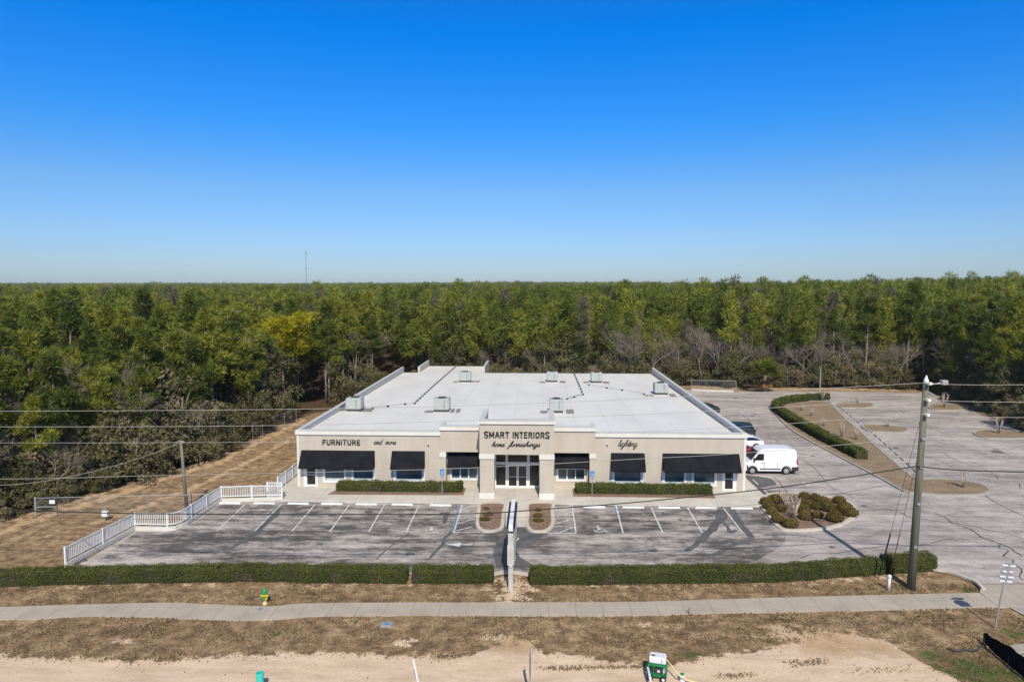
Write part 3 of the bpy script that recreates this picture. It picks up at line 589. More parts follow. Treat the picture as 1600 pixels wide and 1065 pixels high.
cp.box((PX0, YP+.01, 6.5), (PX1, YP+.5, 6.78)); cp.box((PX0, YP+.5, 6.5), (PX0+.4, YF+2.2, 6.78)); cp.box((PX1-.4, YP+.5, 6.5), (PX1, YF+2.2, 6.78)); cp.box((PX0+.02, YF+1.2, 4.5), (PX0+.38, YF+2.2, 6.5)); cp.box((PX1-.38, YF+1.2, 4.5), (PX1-.02, YF+2.2, 6.5))
cp.build('parapet', 'roofside', store)
ct = MB()                                    # metal coping caps
def cap(x0, y0, x1, y1, z): ct.box((x0, y0, z), (x1, y1, z+.05))
cap(XL-.02, YF-.02, XL+.34, YB+.02, 5.24); cap(XR-.34, YF-.02, XR+.02, YB+.02, 5.24); cap(XL+.34, YF-.17, -8.56, YF+.33, 5.225); cap(5.09, YF-.17, XR-.34, YF+.33, 5.225)
cap(EX0-.02, YB+.03, EX0+.32, EYB, 5.24); cap(EX1-.32, YB+.03, EX1+.02, EYB, 5.24)
cap(-8.58, YM-.17, -4.9, YM+.43, 5.725); cap(1.46, YM-.17, 5.11, YM+.43, 5.725); cap(-8.58, YM+.431, -8.22, YM+1.63, 5.725); cap(4.75, YM+.431, 5.11, YM+1.63, 5.725)
cap(PX0-.03, YP-.17, PX1+.03, YP+.53, 6.785); cap(PX0-.03, YP+.531, PX0+.43, YF+2.23, 6.785); cap(PX1-.43, YP+.531, PX1+.03, YF+2.23, 6.785)
ct.build('coping', 'coping', store)
cn = MB()                                    # cornice band + corner trim
cn.box((XL-.12, YF-.14, 4.86), (-8.552, YF-.002, 5.222)); cn.box((5.082, YF-.14, 4.86), (XR+.12, YF-.002, 5.222))
cn.box((XL-.12, YF, 4.86), (XL-.001, YB, 5.235)); cn.box((XR+.001, YF, 4.86), (XR+.12, YB, 5.235))
cn.box((-8.6, YM-.14, 5.37), (PX0-.001, YM-.002, 5.722)); cn.box((PX1+.001, YM-.14, 5.37), (5.13, YM-.002, 5.722))
cn.box((PX0-.1, YP-.14, 6.52), (PX1+.1, YP-.002, 6.782)); cn.box((PX0-.1, YP, 6.52), (PX0-.001, YF+1.2, 6.782)); cn.box((PX1+.001, YP, 6.52), (PX1+.1, YF+1.2, 6.782))
cn.build('cornice', 'trim', store)
for x0, x1 in ((XL-.03, XL+.17), (XR-.17, XR+.03)): MB().box((x0, YF-.03, ZS), (x1, YF-.001, 4.86)).build('corner_trim', 'trim', store)
for x0, x1, xi in ((PX0-.03, -3.58, -1), (.18, PX1+.03, 1)):
    for nm_, z0, z1, pr in (('column_cap', 3.52, 3.93, .05), ('column_base', ZS, .62, .04)):
        m = MB(); m.box((x0, YP-pr, z0), (x1, YP-.001, z1)); m.box((-3.619, YP, z0), (-3.58, YP+1.0, min(z1, 3.898))) if xi < 0 else m.box((.18, YP, z0), (.219, YP+1.0, min(z1, 3.898))); m.build(nm_, 'trim', store)
for x0, x1 in ((-8.62, -8.04), (4.58, 5.16)): MB().box((x0, YM-.06, 2.95), (x1, YM-.001, 3.38)).build('column_cap', 'trim', store)
# windows and doors
def window(x0, x1, g0, g1, z0, z1, y, mull=0, trans=None, base=.18, display=True):
    m = MB(); t = .06; y0 = y+.06; y1 = y+.2
    m.box((x0, y-.04, z0-.12), (x1, y+.16, z0+.05)); m.box((x0, y-.03, z0+.05), (g0, y1, z1)); m.box((g1, y-.03, z0+.05), (x1, y1, z1))
    m.box((g0, y+.1, z1-.07), (g1, y1, z1))
    for k in range(mull):
        xx = g0+(g1-g0)*(k+1)/(mull+1); m.box((xx-.05, y+.1, z0+.05), (xx+.05, y1-.002, z1-.07))
    if trans: m.box((g0, y+.11, trans-.05), (g1, y1-.004, trans+.05))
    f = m.build('window', 'white', store); MB().box((g0, y+.15, z0+.05), (g1, y+.18, z1-.07)).build('pane', 'glass', f)
    if display: MB().box((g0+.02, y+.135, z0+.051), (g1-.02, y+.148, z0+.24)).build('window_display', 'blind', f)
for w in wins: window(*w, WZ0+.02, WZ1, YF)
window(w3[0]+.11, w3[1]-.11, w3[2]+.05, w3[3], .77, 2.68, YW, 2, 1.75, display=False); window(w4[0]+.11, w4[1]-.11, w4[2], w4[3], .77, 2.68, YW, 2, 1.75, display=False)
for w in doors:
    m = MB(); m.box((w[0], YF-.02, ZS), (w[2], YF+.2, 2.4)); m.box((w[3], YF-.02, ZS), (w[1], YF+.2, 2.4)); m.box((w[2], YF-.02, 2.28), (w[3], YF+.2, 2.4)); m.box((w[2], YF+.02, ZS), (w[3], YF+.2, ZS+.14)); m.box((w[2], YF+.08, 1.15), (w[3], YF+.12, 1.2))
    d = m.build('door', 'white', store); MB().box((w[2], YF+.14, ZS+.14), (w[3], YF+.17, 2.28)).build('pane', 'dglass', d); MB().box((w[3]-.14, YF+.05, 1.0), (w[3]-.1, YF+.08, 1.35)).build('handle', 'alu', d)
# storefront entrance
e = MB(); vz = [(772.4, 775.4), (790, 793.6), (807.4, 810.2), (823.6, 827.8), (842, 844)]
vz = [(X(a, YD), X(b, YD)) for a, b in vz]; zt_ = 2.35
for i, (a, b) in enumerate(vz):
    if i != 2: e.box((a, YD-.06, ZS), (b, YD+.08, 3.25))
e.box((vz[0][1], YD-.05, zt_-.13), (vz[1][0], YD+.07, zt_+.13)); e.box((vz[1][1], YD-.05, zt_-.13), (vz[3][0], YD+.07, zt_+.13)); e.box((vz[3][1], YD-.05, zt_-.13), (vz[4][0], YD+.07, zt_+.13))
for a, b in ((0, 1), (1, 3), (3, 4)): e.box((vz[a][1], YD-.04, 3.18), (vz[b][0], YD+.07, 3.25))
for a, b in ((0, 1), (3, 4)): e.box((vz[a][1], YD-.04, ZS), (vz[b][0], YD+.07, ZS+.22))
ent = e.build('entrance_frame', 'alu', store); M_ent = ent.data.materials; M_ent[0] = M['white']
pn = MB()
for a, b, z0, z1 in ((0, 1, ZS+.22, zt_-.13), (3, 4, ZS+.22, zt_-.13), (0, 1, zt_+.13, 3.18), (1, 3, zt_+.13, 3.18), (3, 4, zt_+.13, 3.18)):
    MB().box((vz[a][1], YD+.01, z0), (vz[b][0], YD+.04, z1)).build('pane', 'dglass', ent)
for a, b in ((vz[1][1], (vz[2][0]+vz[2][1])/2-.01), ((vz[2][0]+vz[2][1])/2+.01, vz[3][0])):
    m = MB(); z1 = zt_-.135
    m.box((a, YD-.03, ZS), (a+.08, YD+.04, z1)); m.box((b-.08, YD-.03, ZS), (b, YD+.04, z1)); m.box((a+.08, YD-.03, ZS), (b-.08, YD+.04, ZS+.18)); m.box((a+.08, YD-.03, z1-.1), (b-.08, YD+.04, z1)); m.box((a+.08, YD-.02, 1.12), (b-.08, YD+.0, 1.16))
    d = m.build('door', 'white', store); MB().box((a+.08, YD+.0, ZS+.18), (b-.08, YD+.025, z1-.1)).build('pane', 'dglass', d)
# awnings
def awning(x0, x1, zt0, zb, proj, y):
    m = MB(); a = .14
    vs = [(x0, y, zt0), (x1, y, zt0), (x1, y-proj, zb+a), (x0, y-proj, zb+a), (x0, y-proj, zb), (x1, y-proj, zb), (x0, y, zb), (x1, y, zb)]
    m.add(vs, [(0, 3, 2, 1), (3, 4, 5, 2), (0, 6, 4, 3), (1, 2, 5, 7)])
    o = m.build('awning', 'awning', store); s = o.modifiers.new('t', 'SOLIDIFY'); s.thickness = .03
for x0, x1 in ((471, 585.6), (612.5, 663.8), (954.7, 1007.3), (1035.3, 1155)): awning(X(x0, YF, 704), X(x1, YF, 704), 3.44, 1.98, .95, YF-.01)
awning(-7.95, -5.15, 3.38, 2.02, .85, YW-.02); awning(1.6, 4.55, 3.38, 2.02, .85, YW-.02)
# lettering
def text_mesh(body, x0, x1, z0, z1, y, bold=.02, depth=.05):
    c = bpy.data.curves.new('t', 'FONT'); c.body = body; c.offset = bold; c.extrude = .5; c.space_character = 1.08; ob = bpy.data.objects.new('t', c); COL.objects.link(ob)
    dg = bpy.context.evaluated_depsgraph_get(); me = bpy.data.meshes.new_from_object(ob.evaluated_get(dg))
    V = np.array([v.co[:] for v in me.vertices]); fs = [tuple(p.vertices) for p in me.polygons]; bpy.data.objects.remove(ob); bpy.data.meshes.remove(me)
    a = V.min(0); b = V.max(0); U = (V-a)/(b-a)
    V2 = np.stack([x0+U[:, 0]*(x1-x0), y-depth*U[:, 2], z0+U[:, 1]*(z1-z0)], -1)
    return V2, fs
CUR = dict(a=(1.0, [[(.75, .85), (.45, 1), (.1, .7), (.1, .25), (.4, 0), (.7, .3), (.78, .95), (.75, .3), (.9, 0), (1.1, .2)]]),
 d=(1.0, [[(.75, .85), (.45, 1), (.1, .7), (.1, .25), (.4, 0), (.7, .3), (.85, 2.0), (.76, .3), (.9, 0), (1.1, .2)]]),
 e=(.8, [[(-.05, .2), (.3, .5), (.6, .75), (.45, 1), (.15, .7), (.15, .2), (.45, 0), (.85, .25)]]),
 f=(.65, [[(-.05, .2), (.4, .9), (.75, 1.9), (.55, 2.1), (.35, 1.5), (.25, 0), (.1, -.9), (-.05, -.8), (.2, -.2), (.65, .2)]]),
 g=(1.0, [[(.75, .85), (.45, 1), (.1, .7), (.1, .25), (.4, 0), (.7, .35), (.78, .95), (.65, -.6), (.35, -.95), (.15, -.7), (.5, -.2), (1.05, .25)]]),
 h=(.95, [[(-.05, .2), (.4, 1.3), (.5, 2.0), (.3, 1.9), (.15, 1), (.1, 0)], [(.12, .3), (.4, .95), (.65, .9), (.6, .2), (.75, 0), (1, .2)]]),
 i=(.5, [[(-.05, .2), (.25, 1), (.2, .3), (.35, 0), (.55, .2)], [(.3, 1.4), (.33, 1.5)]]),
 l=(.5, [[(-.05, .2), (.4, 1.3), (.5, 2), (.3, 1.9), (.18, 1), (.2, .2), (.35, 0), (.55, .2)]]),
 m=(1.2, [[(-.05, .6), (.1, 1), (.1, 0)], [(.1, .3), (.35, 1), (.5, .9), (.45, 0)], [(.45, .3), (.75, 1), (.9, .9), (.85, .2), (1, 0), (1.25, .2)]]),
 n=(.88, [[(-.05, .6), (.1, 1), (.1, 0)], [(.1, .3), (.4, 1), (.58, .9), (.55, .2), (.7, 0), (.92, .2)]]),
 o=(.88, [[(.5, 1), (.15, .8), (.1, .2), (.4, 0), (.7, .3), (.65, .85), (.45, 1), (.6, .75), (.95, .85)]]),
 r=(.72, [[(-.05, .2), (.2, 1), (.25, 1.05), (.3, .85), (.55, .85), (.45, .2), (.6, 0), (.8, .2)]]),
 s=(.68, [[(-.05, .2), (.35, 1.05), (.4, .7), (.55, .3), (.35, 0), (.1, .05)], [(.35, 0), (.75, .2)]]),
 t=(.52, [[(-.05, .2), (.4, 1.7), (.25, .3), (.4, 0), (.6, .2)], [(.1, 1.15), (.6, 1.2)]]),
 u=(.9, [[(-.05, .6), (.1, 1), (.08, .3), (.3, 0), (.6, .35), (.68, 1), (.62, .2), (.75, 0), (.95, .2)]]))
def cursive(s, x0, x1, zb, xh, y, w=.07):
    adv = 0; st = []
    for ch in s:
        if ch == ' ': adv += .8; continue
        a, ss = CUR[ch]
        for k in ss: st.append([(adv+x+.35*z, z) for x, z in k])
        adv += a
    sx_ = (x1-x0)/(adv+.4); m = MB()
    for k in st:
        pts = catmull(k, 4)
        for (a, b), (c, d) in zip(pts[:-1], pts[1:]):
            down = 1.0 if d < b else .55
            m.bar((x0+a*sx_, y-.03, zb+b*xh), (x0+c*sx_, y-.03, zb+d*xh), .04, w*down)
    return m
BLK = dict(S=(.64, [[(.58, .82), (.45, .95), (.2, .95), (.06, .8), (.12, .6), (.45, .44), (.58, .27), (.47, .06), (.2, .05), (.04, .2)]], 1),
 M=(.8, [[(.08, 0), (.08, 1)], [(.08, 1), (.4, .2)], [(.4, .2), (.72, 1)], [(.72, 1), (.72, 0)]], 0), A=(.68, [[(.02, 0), (.34, 1)], [(.34, 1), (.66, 0)], [(.14, .28), (.54, .28)]], 0),
 R=(.64, [[(.08, 0), (.08, 1)], [(.08, .92), (.38, .92)], [(.38, .92), (.54, .8)], [(.54, .8), (.54, .62)], [(.54, .62), (.38, .5)], [(.08, .5), (.38, .5)], [(.36, .5), (.58, 0)]], 0),
 T=(.6, [[(.3, 0), (.3, .92)], [(0, .92), (.6, .92)]], 0), I=(.18, [[(.09, 0), (.09, 1)]], 0), N=(.64, [[(.08, 0), (.08, 1)], [(.08, 1), (.56, 0)], [(.56, 0), (.56, 1)]], 0),
 E=(.56, [[(.08, 0), (.08, 1)], [(.08, .92), (.55, .92)], [(.08, .5), (.5, .5)], [(.08, .08), (.55, .08)]], 0), F=(.54, [[(.08, 0), (.08, 1)], [(.08, .92), (.55, .92)], [(.08, .5), (.5, .5)]], 0),
 O=(.7, [[(.35+.27*math.cos(a), .5+.43*math.sin(a)) for a in [k*math.pi/7 for k in range(15)]]], 0), U=(.64, [[(.08, 1), (.08, .32), (.16, .1), (.32, .05), (.48, .1), (.56, .32), (.56, 1)]], 0))
def block(sr, x0, x1, z0, z1, y, label):
    adv = 0; items = []
    for ch in sr:
        if ch == ' ': adv += .34; continue
        w, ss, cv = BLK[ch]; items.append((adv, ch)); adv += w+.15
    k = (x1-x0)/(adv-.15); h = z1-z0; m = MB()
    for j, (a0, ch) in enumerate(items):
        w, ss, cv = BLK[ch]
        for st_ in ss:
            pts = catmull(st_, 4) if cv else st_
            for (a, b), (c, d) in zip(pts[:-1], pts[1:]):
                ln = math.hypot(c-a, d-b); ex = .02 if (cv or len(pts) > 3) else 0; ux, uz = (c-a)/ln*ex, (d-b)/ln*ex
                m.bar((x0+(a0+a-ux)*k, y-.03, z0+(b-uz)*h), (x0+(a0+c+ux)*k, y-.03, z0+(d+uz)*h), .04+.0007*(j % 3), .19*h)
    tag(m.build('sign_lettering', 'black', store), label)
xs_ = [X(p, YP, 678) for p in (756.5, 799.5, 803.5, 858.5)]; za, zc = PY(800, 684.0, YP)[2], PY(800, 674.2, YP)[2]
block('SMART', xs_[0], X(795.5, YP, 678), za, zc, YP-.005, 'bold black capitals, first word over the entrance'); block('INTERIORS', X(801, YP, 678), xs_[3], za, zc, YP-.005, 'bold black capitals, second word over the entrance')
block('FURNITURE', X(504, YF, 690), X(563, YF, 690), PY(540, 695, YF)[2], PY(540, 686.5, YF)[2], YF-.005, 'bold black capital letters on the left wall')
for s_, a, b, yb, xt, Y_, w_, lb in (('home', 768, 790, 697.0, 693.1, YP, .055, 'black script word, left one below the entrance capitals'), ('furnishings', 794.5, 845.5, 697.0, 693.1, YP, .055, 'black script word, right one below the entrance capitals'), ('and', 583.5, 598, 693.6, 689.6, YF, .042, 'small first script word on the left wall'), ('more', 602, 620.5, 693.6, 689.6, YF, .042, 'small second script word on the left wall'), ('lighting', 965.5, 997, 696.6, 691.8, YF, .048, 'small black script letters on the right wall')):
    zb = PY((a+b)/2, yb, Y_)[2]; xh = PY((a+b)/2, xt, Y_)[2]-zb
    tag(cursive(s_, X(a, Y_, 693), X(b, Y_, 693), zb, xh, Y_-.01, w_).build('sign_lettering', 'black', store), lb)
# wall fittings
for px in (669.5, 948.5):
    c = PY(px, 694, YF); t = thing('security_camera', f"small white wall camera under the cornice {'left' if px < 800 else 'right'} of the entrance", 'security camera', (c[0], YF, c[2]))
    MB().box((c[0]-.05, YF-.06, c[2]-.0), (c[0]+.05, YF-.001, c[2]+.09)).build('bracket', 'white', t); MB().tube([(c[0], YF-.03, c[2]-.02), (c[0], YF-.16, c[2]-.06)], .055).build('camera_body', 'plastic', t)
c = PY(1125, 739, YF); MB().box((c[0]-.1, YF-.08, 2.05), (c[0]+.1, YF-.001, 2.25)).build('door_light', 'plastic', store)
# roof patches
pt = MB()
for (a, b, c_, d) in ((525, 539, 637.8, 641.8), (560, 580, 638, 643), (662, 676, 641, 644.5), (703, 709, 638.5, 644.5), (711.5, 718, 638.5, 644.5), (707, 714.5, 595.5, 597.5), (734, 741, 594.5, 597), (742.5, 748, 594.5, 597), (843, 852.5, 596, 598), (875, 884, 595, 598), (912, 921, 596, 598), (943, 953, 596, 599), (844, 855.5, 641.5, 645.5), (885, 897, 639.5, 646), (1009, 1015, 616.5, 619), (1017, 1022, 616, 619), (1048, 1058, 615, 619.5)):
    q = []
    for px, py in ((a, d), (b, d), (b+(b-840)*-.02, c_), (a+(a-840)*-.02, c_)):
        z = 4.6
        for _ in range(4): z = rz_(P(px, py, z)[1])
        q.append((*P2(px, py, z), z+.012))
    pt.add(q, [(0, 1, 2, 3)])
pt.build('worn_roof_patches', 'pad', store)['kind'] = 'stuff'
def onroof(px, py):
    z = 4.6
    for _ in range(5): z = rz_(P(px, py, z)[1])
    p = P(px, py, z); return (p[0], p[1], z)
# rooftop units
def make_ac(w=1.55, d=1.5, h=1.15, curved=False):
    t = thing('rooftop_air_unit', 'x', 'air conditioner')
    bevel(MB().box((-w/2, 0, .18), (w/2, d, h)).build('housing', 'acgrey', t), .06 if not curved else .16, 3)
    MB().box((-w/2+.05, .05, 0), (w/2-.05, d-.05, .18)).build('base_rail', 'acdark', t)
    m = MB(); m.tube([(0, d*.55, h-.02), (0, d*.55, h+.07)], .42, 16); m.build('fan_guard', 'acdark', t)
    m = MB()
    for k in range(7): m.box((w/2-.001, .15+k*.16, .35), (w/2+.02, .22+k*.16, h-.2))
    m.build('side_grille', 'acgrey', t); MB().box((w/2-.5, -.03, .3), (w/2-.46, -.001, h-.1)).build('panel_seam', 'acdark', t)
    return t
acs = [(552, 642.5, 1.6, 'nearest the left parapet'), (689.5, 643.5, 1.6, 'in the front row behind the left parapet step'), (869.5, 645, 1.42, 'right behind the entrance parapet'), (726, 597, 1.6, 'at the back left, near the raised rear part'), (863, 596.8, 1.5, 'at the back edge, left of the close pair'), (932.5, 598, 1.5, 'at the back edge, right of the close pair'), (1033.5, 616.5, 1.6, 'nearest the right parapet')]
acp = Proto(make_ac())
for px, py, w, lb in acs: acp.place(onroof(px, py), 0, (w/1.5, 1, 1.22), 'rooftop air unit '+lb, 'air units on the store roof')
def roof_pipe(pts, label, thick=.04, blocks=True, sp=1.1):
    W_ = [Vector(onroof(*p)) for p in pts]; o = W_[0]; t = thing('roof_pipe', label, 'pipe', tuple(o))
    MB().tube([p+Vector((0, 0, .16)) for p in W_], thick, 6).build('pipe', 'galv', t); m = MB()
    for a, b in zip(W_[:-1], W_[1:]):
        n = max(1, int((b-a).length/sp))
        for k in range(n+1):
            p = a.lerp(b, k/n); m.box((p.x-.13, p.y-.1, p.z), (p.x+.13, p.y+.1, p.z+.13))
    m.build('support_blocks', 'acdark', t)['kind'] = 'stuff'
roof_pipe([(582, 638), (606, 635.5), (633, 632), (648, 631)], 'thin pipe on blocks running right from the leftmost air unit', .03, sp=3); roof_pipe([(648, 630.5), (680, 601), (714, 571.5)], 'long pipe on dark blocks running diagonally to the rear of the roof', .05, sp=1.6)
roof_pipe([(897, 584), (904, 600), (911, 617), (897, 621), (886, 624)], 'bent pipe on blocks down the middle of the right roof half', .05, sp=2.2)
roof_pipe([(920, 602), (948, 606.5), (972, 610), (1006, 616)], 'thin pipe on blocks leading to the rightmost air unit', .025, sp=2.6)

# ------------------------------------------------------------------ foliage generators
def leaves(C, N_, size, rng, aspect=.5, up_=.0):
    """triangles of given size at centres C (n,3), loosely facing N_ (n,3)"""
    n = len(C); a = rng.normal(size=(n, 3)); nn = N_+rng.normal(size=(n, 3))*.55; nn /= np.linalg.norm(nn, axis=1)[:, None]+1e-9
    t = np.cross(nn, a); t /= np.linalg.norm(t, axis=1)[:, None]+1e-9; b = np.cross(nn, t); s = size*rng.uniform(.6, 1.3, (n, 1))
    V = np.stack([C-t*s*aspect*.5, C+t*s*aspect*.5, C+b*s], 1)
    return V
def needle_clump(c, r, n, size, rng, flat=.65):
    d = rng.normal(size=(n, 3)); d /= np.linalg.norm(d, axis=1)[:, None]; rad = rng.uniform(.25, 1, (n, 1))**.6
    C = c+d*rad*np.array([r, r, r*flat]); ax = d+rng.normal(size=(n, 3))*.35+np.array([0, 0, .35]); ax /= np.linalg.norm(ax, axis=1)[:, None]
    t = np.cross(ax, rng.normal(size=(n, 3))); t /= np.linalg.norm(t, axis=1)[:, None]+1e-9; s = size*rng.uniform(.7, 1.3, (n, 1))
    return np.stack([C-t*s*.17, C+t*s*.17, C+ax*s*1.15], 1)
def pine_shape(rng, Hh, R, ncl, start=.45, flat=False):
    """trunk lean + clump centres: branches leave the stem in loose whorls, crown narrows and breaks up toward the top"""
    cs = []; lean = rng.normal(size=2)*.3; nb = max(4, ncl//4)
    for b in range(nb):
        u_ = (b+rng.uniform(.1, .9))/nb; z = Hh*(start+(1-start)*u_*.97); a = rng.uniform(0, 6.283)
        ln = R*(((.55+.45*u_) if flat else (1-u_)**.75*.95+.12)*(.62+.38*min(1, u_*4)))*rng.uniform(.5, 1.15)
        for k in range(4):
            t = rng.uniform(.35, 1.05); aa = a+rng.normal()*.28; cs.append((math.cos(aa)*ln*t+lean[0]*u_, math.sin(aa)*ln*t+lean[1]*u_, z+ln*t*rng.uniform(-.05, .32)+rng.normal()*.15))
    return np.array(cs), lean
def make_pine(rng, Hh, R, ncl, ntri, size, mat='pine', start=.45, name='pine_tree', label='x', flat=False, cr=1.0):
    cs, lean = pine_shape(rng, Hh, R, ncl, start, flat); t = thing(name, label, 'tree'); V = []; T = []
    for c in cs:
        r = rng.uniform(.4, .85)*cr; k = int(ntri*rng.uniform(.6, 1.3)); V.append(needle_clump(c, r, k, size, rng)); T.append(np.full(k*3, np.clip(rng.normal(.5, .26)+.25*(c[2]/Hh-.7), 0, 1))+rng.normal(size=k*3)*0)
    V = np.concatenate(V); T = np.concatenate(T); n = len(V); T = np.clip(T.reshape(n, 3)+rng.normal(size=(n, 1))*.1, 0, 1).ravel()
    mesh_obj('crown', V.reshape(-1, 3), np.arange(n*3).reshape(n, 3), mat, t, attrs=dict(tint=T))
    m = MB(); ks = [(0, 0, -.3), (lean[0]*.1, lean[1]*.1, Hh*.3), (lean[0]*.5, lean[1]*.5, Hh*.65), (lean[0], lean[1], Hh*.97)]
    m.tube(ks, [.2, .16, .11, .03], 7)
    for c in cs[::2]:
        z0 = max(c[2]-np.hypot(c[0], c[1])*rng.uniform(.1, .5), Hh*.3); u_ = z0/Hh; m.tube([(lean[0]*u_*.8, lean[1]*u_*.8, z0), tuple(c*.6+np.array([lean[0]*u_, lean[1]*u_, z0])*.4+np.array([0, 0, -.1])), tuple(c)], [.05, .035, .015], 4, False)
    for k in range(6):
        a = rng.uniform(0, 6.28); z0 = Hh*rng.uniform(.25, start); q = rng.uniform(.5, 1.3); m.tube([(0, 0, z0), (math.cos(a)*q, math.sin(a)*q, z0+rng.uniform(-.2, .3))], [.03, .01], 3, False)
    m.build('trunk', 'bark', t, smooth=True); return t
def make_oak(rng, Hh, R, ncl, ntri, size, mat='oak', name='oak_tree', low=.12, trunkmat='greybark'):
    t = thing(name, 'x', 'tree' if 'tree' in name else 'bush'); V = []; T = []; cs = []
    for i in range(ncl):
        u_ = rng.uniform(); z = Hh*(low+(1-low)*u_)*.93; prof = R*math.sqrt(max(.05, 1-(2*u_*.9-.75)**2 if u_ > .35 else .75+u_*.5)); a = rng.uniform(0, 6.28); rr = prof*rng.uniform(.3, 1)**.6
        c = np.array([math.cos(a)*rr, math.sin(a)*rr, z]); cs.append(c); r = R*rng.uniform(.2, .38); k = int(ntri*rng.uniform(.6, 1.3))
        d = rng.normal(size=(k, 3)); d /= np.linalg.norm(d, axis=1)[:, None]; C = c+d*r*rng.uniform(.4, 1, (k, 1))**.5*np.array([1, 1, .75])
        V.append(leaves(C, d+np.array([0, 0, .4]), size, rng, .8)); T.append(np.repeat(np.clip(rng.normal(.45, .2)+rng.normal(size=k)*.13, 0, 1), 3))
    V = np.concatenate(V); T = np.concatenate(T); n = len(V)
    mesh_obj('crown', V.reshape(-1, 3), np.arange(n*3).reshape(n, 3), mat, t, attrs=dict(tint=T)); m = MB()
    m.tube([(0, 0, -.2), (rng.normal()*.1, 0, Hh*.3), (0, rng.normal()*.2, Hh*.7)], [.02*Hh+.03, .014*Hh+.02, .02], 6)
    for c in cs[::3]: m.tube([(0, 0, min(c[2]*.5, Hh*.4)), tuple(c*np.array([.55, .55, .8])), tuple(c)], [.05, .03, .012], 4, False)
    m.build('trunk', trunkmat, t, smooth=True); return t
def make_bare(rng, Hh, spread=.45, depth=6, r0=.12, mat='greybark', label='x', name='bare_tree', nb=3):
    t = thing(name, label, 'tree'); tk = MB(); br = MB()
    def grow(p, d, ln, r, k):
        q = p+d*ln; mid = p+d*ln*.5+Vector(rng.normal(size=3)*ln*.06); (tk if k >= depth-1 else br).tube([p, mid, q], [r, r*.8, r*.62], 5 if k > 2 else 3, False)
        if k <= 0: return
        for i in range(nb if k < depth else 2+int(rng.integers(2))):
            nd = (d+Vector(rng.normal(size=3))*spread*1.1+Vector((0, 0, .18))).normalized(); grow(q if i else p+d*ln*rng.uniform(.6, 1), nd, ln*rng.uniform(.6, .82), r*.6, k-1)
    grow(Vector((0, 0, -.1)), Vector((rng.normal()*.06, rng.normal()*.06, 1)).normalized(), Hh*.3, r0, depth)
    tk.build('trunk', mat, t, smooth=True); br.build('branches', mat, t); return t
